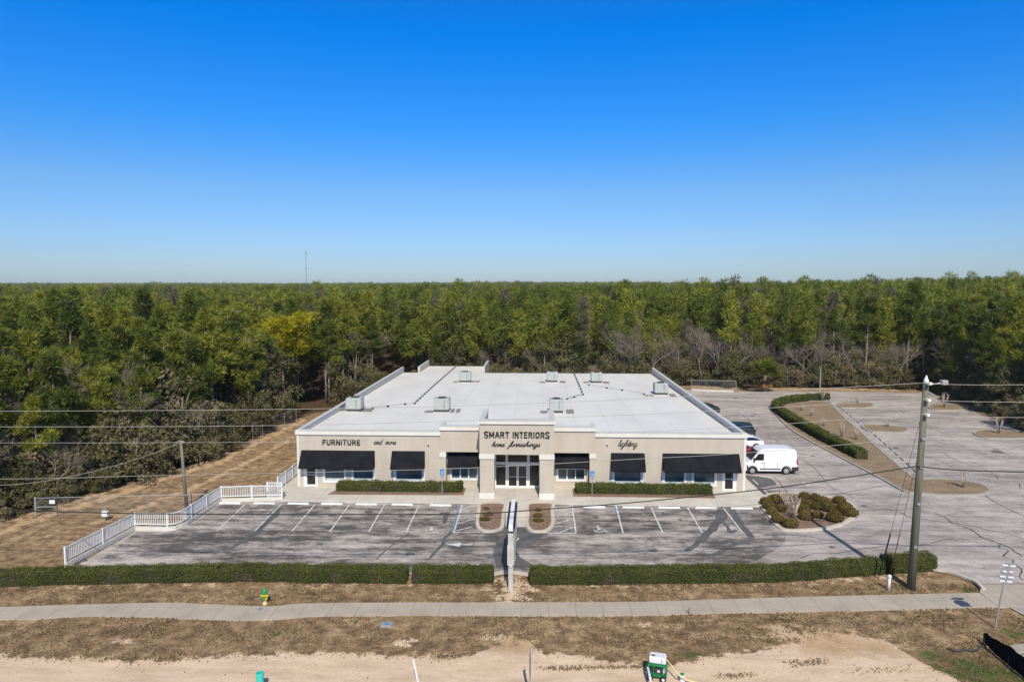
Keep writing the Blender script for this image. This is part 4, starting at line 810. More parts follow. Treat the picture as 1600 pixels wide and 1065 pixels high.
# hedges: dense leaf shell over a dark twig core, following a polyline
def hedge(pts, w, h, label, density=620, size=.068, name='hedge', mat='hedge', seed=1, world=False, zb=0., cat='hedge', rough=.055):
    rng = np.random.default_rng(seed); W_ = np.array([p[:2] for p in catmull(pts if world else L2(pts), 6)]); seg = np.linalg.norm(np.diff(W_, axis=0), axis=1); cum = np.concatenate([[0], np.cumsum(seg)]); Lt = cum[-1]
    t = thing(name, label, cat, (W_[:, 0].mean(), W_[:, 1].mean(), zb))
    per = 2*h+w; nL = int(Lt*per*density); s = rng.uniform(0, Lt, nL); q = rng.uniform(0, per, nL)
    i = np.clip(np.searchsorted(cum, s)-1, 0, len(seg)-1); d = (W_[i+1]-W_[i])/seg[i][:, None]; base = W_[i]+d*(s-cum[i])[:, None]; nrm = np.stack([-d[:, 1], d[:, 0]], -1)
    side = np.where(q < h, -1., np.where(q < h+w, 0, 1)); off = np.where(q < h, -w/2, np.where(q < h+w, q-h-w/2, w/2)); z = np.where(q < h, q, np.where(q < h+w, h, q-h-w))
    r = .14; e = np.clip((z-(h-r))/r, 0, 1)*np.abs(side); off = off*(1-.22*e**2/w); z = z-np.where(side == 0, np.clip((np.abs(off)-(w/2-r))/r, 0, 1)**2*.08, 0)
    bumpy = rough*(np.sin(s*2.3+off*3)+np.sin(s*5.1+z*4+1)+.6*np.sin(s*.7))/1.6; inw = rng.uniform(-.09, .03, nL)
    N3 = np.concatenate([nrm*side[:, None], (side == 0)[:, None]*1.0+.25], 1); C = np.concatenate([base+nrm*off[:, None], z[:, None]+zb], 1)+N3*(bumpy+inw)[:, None]
    ce = []
    for k_, (p, dd) in enumerate(((W_[0], -(W_[1]-W_[0])), (W_[-1], W_[-1]-W_[-2]))):         # end caps
        dd = dd/np.linalg.norm(dd); nn = np.array([-dd[1], dd[0]]); m_ = int(w*h*density); a = rng.uniform(-w/2, w/2, m_); b = rng.uniform(0, h, m_)
        C = np.concatenate([C, np.stack([p[0]+nn[0]*a+dd[0]*.03, p[1]+nn[1]*a+dd[1]*.03, b+zb], -1)]); N3 = np.concatenate([N3, np.tile([dd[0], dd[1], .25], (m_, 1))]); z = np.concatenate([z, b]); s = np.concatenate([s, np.full(m_, k_*Lt)])
    V = leaves(C, N3, size, rng, .75); n = len(V)
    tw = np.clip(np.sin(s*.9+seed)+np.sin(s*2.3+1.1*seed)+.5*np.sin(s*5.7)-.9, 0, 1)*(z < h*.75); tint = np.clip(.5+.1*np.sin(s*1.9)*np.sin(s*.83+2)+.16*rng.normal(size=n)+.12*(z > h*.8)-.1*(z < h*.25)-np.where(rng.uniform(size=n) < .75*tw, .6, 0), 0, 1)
    mesh_obj('leaves', V.reshape(-1, 3), np.arange(n*3).reshape(n, 3), mat, t, attrs=dict(tint=np.repeat(tint, 3)))
    nW = len(W_); mb = MB(); ww = w/2-.09; vs = []
    for j in range(nW):
        dd = W_[min(j+1, nW-1)]-W_[max(j-1, 0)]; dd = dd/np.linalg.norm(dd); nn = np.array([-dd[1], dd[0]])
        for a, zz in ((-ww, 0), (-ww, h-.1), (ww, h-.1), (ww, 0)): vs.append((W_[j][0]+nn[0]*a, W_[j][1]+nn[1]*a, zb+zz))
    fs = []
    for j in range(nW-1):
        for k in range(3): fs.append((j*4+k, (j+1)*4+k, (j+1)*4+k+1, j*4+k+1))
    fs += [(0, 1, 2, 3), tuple((nW-1)*4+k for k in (3, 2, 1, 0))]; mb.add(vs, fs); mb.build('twigs', 'hedgecore', t); return t
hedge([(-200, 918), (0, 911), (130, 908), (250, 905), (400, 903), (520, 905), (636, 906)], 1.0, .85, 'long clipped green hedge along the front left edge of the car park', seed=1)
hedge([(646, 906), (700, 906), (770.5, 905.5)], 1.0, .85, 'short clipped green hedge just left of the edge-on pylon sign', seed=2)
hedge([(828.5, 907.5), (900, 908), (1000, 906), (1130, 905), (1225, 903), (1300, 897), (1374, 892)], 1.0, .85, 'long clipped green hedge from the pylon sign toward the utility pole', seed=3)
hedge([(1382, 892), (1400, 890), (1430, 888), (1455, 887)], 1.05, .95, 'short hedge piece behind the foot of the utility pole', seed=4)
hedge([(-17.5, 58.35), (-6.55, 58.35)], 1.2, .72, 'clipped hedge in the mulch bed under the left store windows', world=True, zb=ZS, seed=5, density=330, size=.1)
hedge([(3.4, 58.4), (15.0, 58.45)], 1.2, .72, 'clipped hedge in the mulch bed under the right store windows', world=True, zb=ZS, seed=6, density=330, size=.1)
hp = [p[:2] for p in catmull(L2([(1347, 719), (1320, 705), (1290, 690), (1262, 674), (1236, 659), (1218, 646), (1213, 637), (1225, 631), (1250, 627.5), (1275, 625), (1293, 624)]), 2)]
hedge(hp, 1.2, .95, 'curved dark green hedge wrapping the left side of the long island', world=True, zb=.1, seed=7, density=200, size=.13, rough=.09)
# round shrubs in the corner island
def make_ball(rng, mat='boxshrub', n=900, size=.075, name='round_shrub', flat=.72):
    t = thing(name, 'x', 'shrub'); d = rng.normal(size=(n, 3)); d /= np.linalg.norm(d, axis=1)[:, None]; d[:, 2] = np.abs(d[:, 2])*.95-.15*(rng.uniform(size=n) < .5)
    ph = rng.uniform(0, 6, 3); rad = 1+.06*np.sin(d[:, 0]*5+ph[0])+.06*np.sin(d[:, 1]*6+ph[1])+rng.uniform(-.12, .04, n)
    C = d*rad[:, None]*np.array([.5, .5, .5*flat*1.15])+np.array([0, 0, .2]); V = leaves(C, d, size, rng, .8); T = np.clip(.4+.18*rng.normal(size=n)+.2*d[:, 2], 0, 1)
    mesh_obj('leaves', V.reshape(-1, 3), np.arange(n*3).reshape(n, 3), mat, t, attrs=dict(tint=np.repeat(T, 3)))
    m = MB(); m.tube([(0, 0, 0), (0, 0, .12), (0, 0, .3), (0, 0, .48)], [.3, .42, .42, .22], 12); m.build('twigs', 'hedgecore', t, smooth=True); return t
balls = [Proto(make_ball(RNG)) for _ in range(4)]
BS = [(1202, 797, 1.25), (1212, 787, 1.35), (1196, 790, 1.1), (1207, 806, 1.1), (1215, 818, 1.15), (1236, 825, 1.25), (1221, 800, .95), (1234, 783, .95), (1257, 781, 1.1), (1274, 782.5, 1.0), (1311, 788, 1.15), (1254, 790, .95), (1266, 793, 1.05), (1286, 789, 1.15), (1255, 802, 1.25), (1276, 797, 1.0), (1295, 800, 1.3), (1260, 813, 1.25), (1278, 810, 1.0), (1305, 816, 1.5), (1320, 802, 1.5), (1330, 808, 1.2),]
BL = {5: 'round bronze-green shrub at the very front of the corner island', 10: 'round clipped shrub standing apart at the back right of the corner island', 19: 'widest round shrub on the front right mulch of the corner island', 0: 'broad clipped shrub beside the corner of the storefront walk'}
for i, (px, py, s) in enumerate(BS):
    x, y = P2(px, py); balls[i % 4].place((x, y, .12), random.uniform(0, 6), (s*.9, s*.9, s*.92), BL.get(i, 'one of the closely planted round bronze shrubs inside the corner island'), 'round shrubs in the corner island')
for i, (px, py, s) in enumerate([(758, 814, .5), (763, 806, .5), (760, 797, .4), (841, 816, .5), (840, 808, .5), (841, 799, .4)]):
    x, y = P2(px, py); balls[i % 4].place((x, y, .08), i, (s*1.75, s*1.35, s*.85), f"low scrubby plant in the {'left' if i < 3 else 'right'} entrance island, {['nearest the road', 'in the middle', 'nearest the store'][i % 3]}", 'low plants in the entrance islands')
# pruned crape myrtles
def stub(loc, h, label, seed, n=6):
    rng = np.random.default_rng(seed); t = thing('bare_crape_myrtle', label, 'tree', loc); m = MB(); b = MB(); l0 = Vector(loc)
    for k in range(n):
        a = k*6.283/n+rng.uniform(0, .5); q = h*rng.uniform(.12, .3); top_ = l0+Vector((math.cos(a)*q, math.sin(a)*q, h*rng.uniform(.6, .8)))
        m.tube([l0+Vector((math.cos(a)*.07, math.sin(a)*.07, 0)), l0+Vector((math.cos(a)*q*.5, math.sin(a)*q*.5, h*.4)), top_], [.05, .04, .045], 5)
        for j in range(5):
            b.tube([top_, top_+Vector((rng.normal()*.18, rng.normal()*.18, h*rng.uniform(.12, .3)))], [.018, .006], 3, False)
    m.build('stems', 'myrtle', t, smooth=True); b.build('twigs', 'myrtle', t)
for i, (px, py, h, lb) in enumerate([(1241, 813, 1.9, 'bare multi-stem myrtle among the round shrubs, the nearer one'), (1228, 797, 1.7, 'bare multi-stem myrtle among the round shrubs, the farther one'), (1505, 763, 1.7, 'bare myrtle stump near the rounded right tip of the long island'), (1252, 642, 1.1, 'tiny bare myrtle near the back left bend of the long island hedge'), (1268, 651, 1.3, 'small bare myrtle second from the back of the long island'), (1287, 667, 1.2, 'small bare myrtle halfway along the long island'), (1315, 684, 1.9, 'tall twiggy myrtle beside the hedge near its front end'), (1337, 688, 1.5, 'slanting twiggy myrtle right of the tall one on the long island'), (1387, 667, 1.0, 'bare twigs on the middle finger island'), (1340, 631, 1.5, 'clipped knobby myrtle on the farthest finger island'), (1285, 627, 1.8, 'knobby myrtle standing in the back end of the curved hedge'), (1475, 637, 2.2, 'small tree with forked pale stems on the far oval island'), (1560, 678, 2.1, 'pale forked trunk on the oval island at the right edge')]):
    stub((*P2(px, py), .1), h, lb, 50+i, 5 if i > 2 else 8)

# ------------------------------------------------------------------ woods
TREES = []
rngT = np.random.default_rng(5)
def dcam(x, y): return np.hypot(x, y)
def pxof(x, y, z=8):
    v = np.stack([x, y, np.full_like(x, z-H)], -1); w = v@fw; return CX+F*(v@rt)/w, w
def scatter(x0, x1, y0, y1, sp, rng, jit=.8):
    gx, gy = np.meshgrid(np.arange(x0, x1, sp), np.arange(y0, y1, sp)); gx = gx.ravel()+rng.uniform(-.5, .5, gx.size)*sp*jit; gy = gy.ravel()+rng.uniform(-.5, .5, gy.size)*sp*jit; return gx, gy
EDGE = LEFT_EDGE+back_edge
gx, gy = scatter(-150, 150, 40, 300, 3.55, rngT); ok = inside(WOODS, gx, gy); gx, gy = gx[ok], gy[ok]
ed = segdist(EDGE, gx, gy); px, dep = pxof(gx, gy); ok = (px > -90) & (px < 1690) & (ed > 3.0); gx, gy, ed, dep, px = gx[ok], gy[ok], ed[ok], dep[ok], px[ok]
o_ = np.argsort(dep); near = o_[:295]; rest = o_[295:]
pines = []
for k in range(9):
    r = np.random.default_rng(100+k); Hh = [14, 15.5, 13, 16, 14.5, 12, 15, 13.5, 16.5][k]
    pines.append(Proto(make_pine(r, Hh, [2.5, 3.0, 2.2, 2.6, 3.2, 2.2, 2.8, 3.0, 2.4][k], [84, 92, 76, 80, 100, 76, 88, 92, 76][k], 62, .44, start=[.42, .47, .34, .54, .4, .32, .5, .4, .52][k], flat=k in (4, 7))))
def zone(px):
    return 0 if px < 470 else (1 if px < 1080 else 2)
BINS = [(10, 'at the very left border'), (60, 'above the left end of the chain-link fence'), (105, 'above the chain-link gate'), (150, 'just right of the chain-link gate'), (220, 'above the white field utility box'), (300, 'just left of the thin field pole'), (400, 'between the thin field pole and the yellow pine'), (520, 'around the bright yellow pine'), (660, 'above the left roof parapet'), (800, 'behind the raised rear part of the roof'), (940, 'behind the middle of the roof'), (1080, 'above the right roof parapet'), (1210, 'behind the rear curb and palm'), (1330, 'behind the far end of the long island'), (1450, 'left of the tall utility pole top'), (3000, 'right of the tall utility pole top')]
def pxin(p): return -40 < p < 1640
def where(px): return next(t for b, t in BINS if px < b)
ZLAB = ['tall pine in the dense woods left of the store', 'tall pine in the woods directly behind the store', 'tall pine in the woods behind the right car park']
ZGRP = ['pines left of the store', 'pines behind the store', 'pines behind the right car park']
gold = P2(448, 640)
for i in near:
    x, y = gx[i], gy[i]; p = pines[int(rngT.integers(9)) if not (450 < px[i] < 660 and ed[i] < 9) else (1, 3, 6, 8)[int(rngT.integers(4))]]; z = float(hgt(x, y)); q = zone(px[i])
    if math.hypot(x-gold[0]+1, y-gold[1]) < 4.5 or (abs(x-gold[0]+1) < 4 and gold[1]-9 < y < gold[1]): continue
    s = rngT.uniform(.72, 1.08)*(.86 if q == 0 and dep[i] < 75 else 1)*(1.05 if q == 2 else .98)
    lb = ('front-row pine ' if ed[i] < 8 else 'pine deeper in the woods ')+where(px[i])
    p.place((x, y, z), rngT.uniform(0, 6.28), (s, s, s), lb, 'forest pines '+where(px[i]))
gp = make_pine(np.random.default_rng(77), 13.2, 4.6, 210, 56, .42, 'goldpine', .58, label='bright yellow flat-topped pine at the edge of the woods left of the store roof', flat=True, cr=1.1); gp.location = (gold[0]-.4, gold[1], 0); gp.scale = (1.12, 1.12, 1.0)
for o in [q.o for q in pines if not q.used]: q_ = o
# near oaks, bare trees and bushes along the edge
oaks = [Proto(make_oak(np.random.default_rng(200+k), [7, 8.5, 6, 9.5][k], [2.8, 3.0, 2.6, 3.2][k], 38, 95, .26)) for k in range(4)]
brush = [Proto(make_oak(np.random.default_rng(220+k), [2.6, 3.4, 2.2, 4.2][k], [1.7, 2.0, 1.5, 2.1][k], 22, 80, .19, 'brush', 'wild_bush', .08)) for k in range(4)]
bares = [Proto(make_bare(np.random.default_rng(240+k), [9, 10.5, 8, 11][k], [.42, .38, .48, .4][k], 6, [.11, .13, .1, .14][k])) for k in range(4)]
def along(pl, sp, dmin, dmax, rng, toward=1):
    pts = []; pl = np.array(pl)
    for a, b in zip(pl[:-1], pl[1:]):
        Ld = np.linalg.norm(b-a); n = max(1, int(Ld/sp))
        for k in range(n):
            p = a+(b-a)*(k+rng.uniform(.1, .9))/n; d = (b-a)/Ld; nn = np.array([-d[1], d[0]])*toward; pts.append(p+nn*rng.uniform(dmin, dmax))
    return pts
rb = np.random.default_rng(9)
LEg = catmull([p for p in LEFT_EDGE], 1)
def inview(p):
    a, d_ = pxof(np.array([p[0]]), np.array([p[1]]), 3); return -60 < a[0] < 1660 and d_[0] > 5
def putall(protos, pts, names, grp, smin, smax, chk=True):
    for p in pts:
        if chk and not inside(WOODS, np.array([p[0]]), np.array([p[1]]))[0]: continue
        if not inview(p): continue
        a, _ = pxof(np.array([p[0]]), np.array([p[1]]), 3); q = zone(a[0]); s = rb.uniform(smin, smax)
        if 465 < a[0] < 640 and (protos is oaks or rb.uniform() < .45) and rb.uniform() < .8: continue
        protos[int(rb.integers(len(protos)))].place((p[0], p[1], float(hgt(*p))-.05), rb.uniform(0, 6.28), (s, s, s*rb.uniform(.85, 1.1)), names[q]+' '+where(a[0]), grp[q]+' '+where(a[0]))
putall(oaks, along(LEg, 3.0, 3, 8, rb), ['olive oak']*3, ['edge oaks']*3, .55, .9)
putall(oaks, along(back_edge[1:], 3.6, 3, 10, rb), ['olive oak']*3, ['edge oaks']*3, .6, 1.0)
putall(oaks, along([P2(1440, 610), P2(1475, 622), P2(1515, 640), P2(1570, 660), P2(1640, 695), P2(1760, 730)], 2.0, 1.5, 10, rb), ['olive oak']*3, ['edge oaks']*3, .85, 1.2)
putall(brush, along(LEg, 1.3, .9, 3.5, rb), ['wild bush']*3, ['edge bushes']*3, .8, 1.45)
putall(brush, along(LEg, 2.2, 2.0, 6, rb), ['wild bush']*3, ['edge bushes']*3, 1.3, 2.2)
putall(brush, [p for p in along(back_edge[1:], 1.7, .8, 5.5, rb) if abs(p[0]-P2(1195, 609)[0]) > 3.6], ['wild bush']*3, ['edge bushes']*3, .8, 1.6)
putall(bares, along([P2(-40, 800), P2(60, 770), P2(140, 740), P2(220, 725)], 1.3, 1, 9, rb), ['leafless grey tree']*3, ['leafless trees']*3, .8, 1.15, False)
putall(bares, along(LEg, 2.2, 1.5, 5, rb), ['leafless grey tree']*3, ['leafless trees']*3, .4, .8)
putall(bares, along(back_edge[4:10], .62, 2, 16, rb), ['leafless grey tree']*3, ['leafless trees']*3, .75, 1.25)
putall(oaks, along(back_edge[5:10], 5.5, 1.5, 5, rb), ['olive oak']*3, ['edge oaks']*3, .75, 1.15)
putall(bares, along(back_edge[2:5], 3.5, 1, 9, rb), ['leafless grey tree']*3, ['leafless trees']*3, .6, .95)
for px_, n_ in ((0, 26), (1, 34)):
    q = np.argsort(np.where((dep > 60) & (dep < 150), rb.uniform(size=len(dep)), 9))[:n_*2]
    for j, i in enumerate(q):
        pr, nm, gr = (bares, 'leafless grey tree', 'leafless trees') if j % 2 else (oaks, 'olive oak', 'edge oaks')
        s_ = rb.uniform(1.0, 1.4) if j % 2 else rb.uniform(1.1, 1.5); pr[int(rb.integers(4))].place((gx[i]+1.6, gy[i]+1.2, float(hgt(gx[i], gy[i]))), rb.uniform(0, 6.28), (s_, s_, s_), nm+' deeper in the woods '+where(px[i]), gr+' '+where(px[i])) if pxin(px[i]) else None
# far wood: one mass to the horizon
def far_forest():
    rng = np.random.default_rng(33); VV = []; TT = []; RR = []
    var = []
    def lod(Hh, R, ncl, ntri, size, start=.4, seed=0):
        r = np.random.default_rng(seed); cs, _ = pine_shape(r, Hh, R, ncl, start); V = []; T = []
        for c in cs:
            k = ntri; V.append(needle_clump(c, size*1.35*r.uniform(.8, 1.3), k, size, r)); T.append(np.repeat(np.clip(r.normal(.5, .2, 1)+r.normal(size=k)*.12, 0, 1), 3))
        return np.concatenate(V).reshape(-1, 3), np.concatenate(T)
    sets = [([lod(15+s % 3, 2.4+.3*(s % 2), 76, 13, .6, .44, 300+s) for s in range(6)], 0, 210, None),
            ([lod(15+s % 3, 2.7, 48, 8, .85, .5, 320+s) for s in range(6)], 210, 380, 4.0), ([lod(15+s % 3, 3.4, 28, 7, 1.3, .6, 340+s) for s in range(5)], 380, 800, 6.2), ([lod(15+s % 5, 5.0, 16, 6, 2.6, .65, 360+s) for s in range(5)], 800, 2600, 13)]
    for vs, d0, d1, sp in sets:
        if sp is None: X_, Y_ = gx[rest], gy[rest]
        else: X_, Y_ = scatter(-d1*1.0, d1*1.0, d0*.6, d1, sp, rng)
        p_, de = pxof(X_, Y_); k = (de >= d0) & (de < d1) & (p_ > -150) & (p_ < 1750) & inside(WOODS+[], X_, np.minimum(Y_, 2900)); X_, Y_ = X_[k], Y_[k]; Z_ = hgt(X_, Y_)
        pick = rng.integers(len(vs), size=len(X_))
        for j, (V, T) in enumerate(vs):
            m_ = np.where(pick == j)[0]
            if not len(m_): continue
            a = rng.uniform(0, 6.28, len(m_)); s = rng.uniform(.64, 1.07, len(m_)); s = s*np.where((rng.uniform(size=len(m_)) < .03), np.where(X_[m_] > .1*Y_[m_], 1.2, 1.11), 1); ca, sa = np.cos(a)*s, np.sin(a)*s
            x = V[None, :, 0]*ca[:, None]-V[None, :, 1]*sa[:, None]+X_[m_][:, None]; y = V[None, :, 0]*sa[:, None]+V[None, :, 1]*ca[:, None]+Y_[m_][:, None]; z = V[None, :, 2]*s[:, None]+Z_[m_][:, None]
            VV.append(np.stack([x, y, z], -1).reshape(-1, 3)); TT.append(np.tile(T, len(m_))); tr_ = np.clip(.5+.3*vnoise(X_[m_], Y_[m_], .02, 4)+rng.normal(size=len(m_))*.26, 0, 1); tr_ = np.where(rng.uniform(size=len(m_)) < .06+.06*vnoise(X_[m_], Y_[m_], .03, 9), -1, tr_); RR.append(np.repeat(tr_, len(V)))
    V = np.concatenate(VV); n = len(V)//3; print('far tris', n)
    o = mesh_obj('pine_forest', V, np.arange(n*3).reshape(n, 3), 'farpine', attrs=dict(tint=np.concatenate(TT), treerand=np.concatenate(RR)))
    tag(o, 'endless green pine forest stretching to the horizon behind everything', 'forest', kind='stuff')
far_forest()
# palm clump at the rear lot edge
pl = P(1195, 612); t = thing('palm_tree', 'low bushy palm with drooping orange dead fronds at the rear lot edge', 'palm', (*pl[:2], 0)); rp = np.random.default_rng(3)
MB().tube([(pl[0], pl[1], -.1), (pl[0], pl[1], 3.0)], [.32, .28], 8).build('trunk', 'bark', t)
def fronds(n, z, ln, droop, rng):
    V = []
    for k in range(n):
        a = rng.uniform(0, 6.28); el = rng.uniform(*droop); d = np.array([math.cos(a)*math.cos(el), math.sin(a)*math.cos(el), math.sin(el)]); c = np.array([pl[0], pl[1], z])+d*ln*.45; sidev = np.cross(d, [0, 0, 1]); sidev /= np.linalg.norm(sidev)+1e-6
        for j in range(16):
            b = (j-7.5)/7.5*1.2; dd = d*math.cos(b)+sidev*math.sin(b); tip = c+dd*ln*.6-np.array([0, 0, abs(b)*.25]); w_ = np.cross(dd, [0, 0, 1])*.12; V.append([c-w_, c+w_, tip])
    return np.array(V)
V = fronds(40, 3.0, 3.3, (-.1, 1.3), rp); n = len(V); mesh_obj('fronds', V.reshape(-1, 3), np.arange(n*3).reshape(n, 3), 'palmleaf', t, attrs=dict(tint=np.repeat(rp.uniform(0, 1, n), 3)))
V = fronds(14, 2.4, 1.9, (-1.25, -.6), rp); n = len(V); mesh_obj('dead_fronds', V.reshape(-1, 3), np.arange(n*3).reshape(n, 3), 'deadpalm', t)
x, y = P2(1281, 611); tag(MB().tube([(x, y, 0), (x, y, 4.2)], [.1, .08], 8).build('pale_post', 'galv', loc=(x, y, 0)), 'pale slim post standing before the woods behind the rear lot', 'post')

# ------------------------------------------------------------------ railings and fences
POSTS = set()
def railing(pts, label, h=1.0, world=False, curbh=.28, post=2.4, sc=True):
    W_ = [np.array(p[:2]) for p in (pts if world else L2(pts))]; o = W_[0]; t = thing('white_railing', label, 'railing', (o[0], o[1], 0), 'white railings of the car park')
    r = MB(); pk = MB(); ps = MB(); cb = MB(); cum = 0; zb = .05
    for a, b in zip(W_[:-1], W_[1:]):
        Ld = np.linalg.norm(b-a); d = (b-a)/Ld
        for z in (zb+.16+curbh, zb+h+.25): r.bar((a[0], a[1], z), (b[0], b[1], z), .06, .07)
        n = max(2, int(Ld/.135))
        for k in range(n):
            p = a+d*Ld*(k+.5)/n; pk.box((p[0]-.02, p[1]-.02, zb+.16+curbh), (p[0]+.02, p[1]+.02, zb+h+.25))
        cb.bar((a[0], a[1], curbh/2), (b[0]+d[0]*.05, b[1]+d[1]*.05, curbh/2), .17, curbh+.05)
        cum += Ld
    tot = cum; npost = max(1, round(tot/post)); seg = [np.linalg.norm(b-a) for a, b in zip(W_[:-1], W_[1:])]
    for k in range(npost+1):
        if k == 0 and tuple(np.round(W_[0], 2)) in POSTS: continue
        s = tot*k/npost; i = 0
        while i < len(seg)-1 and s > seg[i]: s -= seg[i]; i += 1
        p = W_[i]+(W_[i+1]-W_[i])*min(1, s/seg[i]); m = MB().box((p[0]-.055, p[1]-.055, .0), (p[0]+.055, p[1]+.055, zb+h+.32)); m.build('post', 'white', t)
    POSTS.update(tuple(np.round(q_, 2)) for q_ in (W_[0], W_[-1]))
    r.build('rails', 'white', t); pk.build('pickets', 'white', t); cb.build('base_curb', 'trim', t)
railing([(103, 886), (120, 877), (166, 852.5), (211, 828)], 'white railing running away along the left edge of the car park', post=3.2)
railing([(211, 828), (262, 829)], 'short straight white railing facing the road at the lot jog', post=3)
railing([(p[0], p[1]) for p in [(262, 829), (274, 827.5), (284, 824), (292, 820), (300, 814), (318, 802), (332, 792.5), (346, 784)]], 'white railing curving back toward the store walk', post=2.2)
railing([(346, 784), (415, 782), (441, 782)], 'white railing along the back of the leftmost parking stalls', post=2.1)
railing([(-22.75, 58.0), (-22.75, 67)], 'white railing beside the left wall of the store', world=True, curbh=.1, post=1.8)
railing([(-23.0, 56.3), (-21.75, 56.3)], 'tiny white railing panel at the left corner of the storefront walk', world=True, curbh=.1, post=1.3)
def chain_fence(W_, label, h=1.8, post=3.0, sign=False):
    W_ = [np.array(p) for p in W_]; t = thing('chain_link_fence', label, 'fence', (*W_[0], 0)); m = MB(); r = MB()
    for a, b in zip(W_[:-1], W_[1:]):
        m.add([(*a, .03), (*b, .03), (*b, h), (*a, h)], [(0, 1, 2, 3)]); r.tube([(*a, h), (*b, h)], .022, 6); n = max(1, round(np.linalg.norm(b-a)/post))
        for k in range(n+1):
            p = a+(b-a)*k/n; MB().tube([(*p, 0), (*p, h+.05)], .035, 6).build('post', 'galv', t)
    r.build('top_rail', 'galv', t); m.build('wire_mesh', 'chain', t)
    return t
cf = chain_fence([P2(57, 806), P2(90, 805), P2(300, 800), P2(322, 799)], 'long low chain-link fence crossing the dry field left of the lot', 1.45); a = PY(82, 783, P2(75, 806)[1]-.05)
MB().box((a[0]-.25, a[1]-.02, a[2]-.18), (a[0]+.2, a[1], a[2]+.12)).build('notice_plate', 'white', cf)
g0, g1 = P2(57, 806), P2(88, 805)
MB().tube([(g0[0], g0[1]-.06, .75), (g1[0], g1[1]-.06, .75)], .03, 6).build('mid_rail', 'galv', cf); MB().tube([(g0[0], g0[1]-.06, 0), (g0[0], g0[1]-.06, 1.55)], .07, 6).build('gate_post', 'galv', cf)
chain_fence([P2(395, 687), P2(425, 674), P2(463, 660)], 'chain-link fence at the woods close to the left rear of the store', 1.8)
chain_fence([P2(1080, 609.5), P2(1112, 610.5), P2(1150, 611)], 'chain-link fence at the rear left end of the right car park', 1.8)

# ------------------------------------------------------------------ wheel stops
def make_stop():
    t = thing('wheel_stop', 'x', 'wheel stop'); 
    m = MB(); w = 1.8; m.add([(-w/2, -.08, 0), (w/2, -.08, 0), (w/2, .08, 0), (-w/2, .08, 0), (-w/2+.05, -.05, .13), (w/2-.05, -.05, .13), (w/2-.05, .05, .13), (-w/2+.05, .05, .13)], [(0, 3, 2, 1), (4, 5, 6, 7), (0, 1, 5, 4), (1, 2, 6, 5), (2, 3, 7, 6), (3, 0, 4, 7)])
    m.build('concrete_bar', 'white', t); b = MB()
    for s in (-.6, .6): b.tube([(s, 0, .12), (s, 0, .14)], .02, 6)
    b.build('pins', 'galv', t); return t
stp = Proto(make_stop()); stp2 = make_stop()
for c_ in stp2.children:
    if c_.name.startswith('concrete_bar'): c_.data.materials[0] = M['curb2']
stp2 = Proto(stp2)
FR = [(359.5, 787), (413, 787), (466, 787.5), (518.5, 788), (572.5, 788.5), (628.5, 789), (688.5, 790), (928.5, 793), (989.5, 793.5), (1045.5, 794), (1103.5, 794.5), (1159, 795)]
for i, p in enumerate(FR): stp.place((*P2(*p), ZL), 0, 1.0, f'white concrete wheel stop, {ORD[i]} from the left in the front row', 'wheel stops before the storefront walk')
i = 0
for (a, b, n) in (((1306, 635), (1338, 663), 6), ((1352, 672), (1427, 741), 9)):
    A, B = np.array(P2(*a)), np.array(P2(*b)); ang = math.atan2(B[1]-A[1], B[0]-A[0])
    for k in range(n):
        p = A+(B-A)*(k+.5)/n; stp2.place((p[0]+.5, p[1], ZL), ang, .9, f'aged wheel stop beside the long island, {ORD[i]} from the back', 'wheel stops beside the long island'); i += 1

# ------------------------------------------------------------------ signs and small things
def acc_sign(px, py, topy, side):
    x, y, _ = P(px, py); zt = PY(px, topy, y)[2]; t = thing('parking_sign', f'blue disabled-parking sign on a steel post in front of the {side} storefront hedge', 'sign', (x, y, .1))
    MB().tube([(x, y, .1), (x, y, zt)], .035, 6).build('post', 'galv', t); p = bevel(MB().box((x-.17, y-.05, zt-.5), (x+.17, y-.036, zt+.02)).build('sign_panel', 'blue', t), .01)
    s = MB(); c = (x+.0, zt-.3); m = 10
    for k in range(m):
        a0 = math.radians(-180+k*22); a1 = math.radians(-158+k*22); s.add([(c[0]+.09*math.cos(a0), y-.053, c[1]-.03+.09*math.sin(a0)), (c[0]+.09*math.cos(a1), y-.053, c[1]-.03+.09*math.sin(a1)), (c[0]+.06*math.cos(a1), y-.053, c[1]-.03+.06*math.sin(a1)), (c[0]+.06*math.cos(a0), y-.053, c[1]-.03+.06*math.sin(a0))], [(0, 1, 2, 3)])
    s.box((c[0]-.035, y-.056, c[1]), (c[0]-.005, y-.052, c[1]+.13)); s.box((c[0]-.005, y-.056, c[1]), (c[0]+.1, y-.052, c[1]+.03)); s.box((c[0]-.04, y-.056, c[1]+.15), (c[0]+.0, y-.052, c[1]+.19)); s.build('symbol', 'white', p)
    MB().box((x-.15, y-.05, zt-.72), (x+.15, y-.036, zt-.53)).build('small_plate', 'galv', t)
acc_sign(691, 774.5, 732.5, 'left'); acc_sign(925, 775.5, 735.5, 'right')
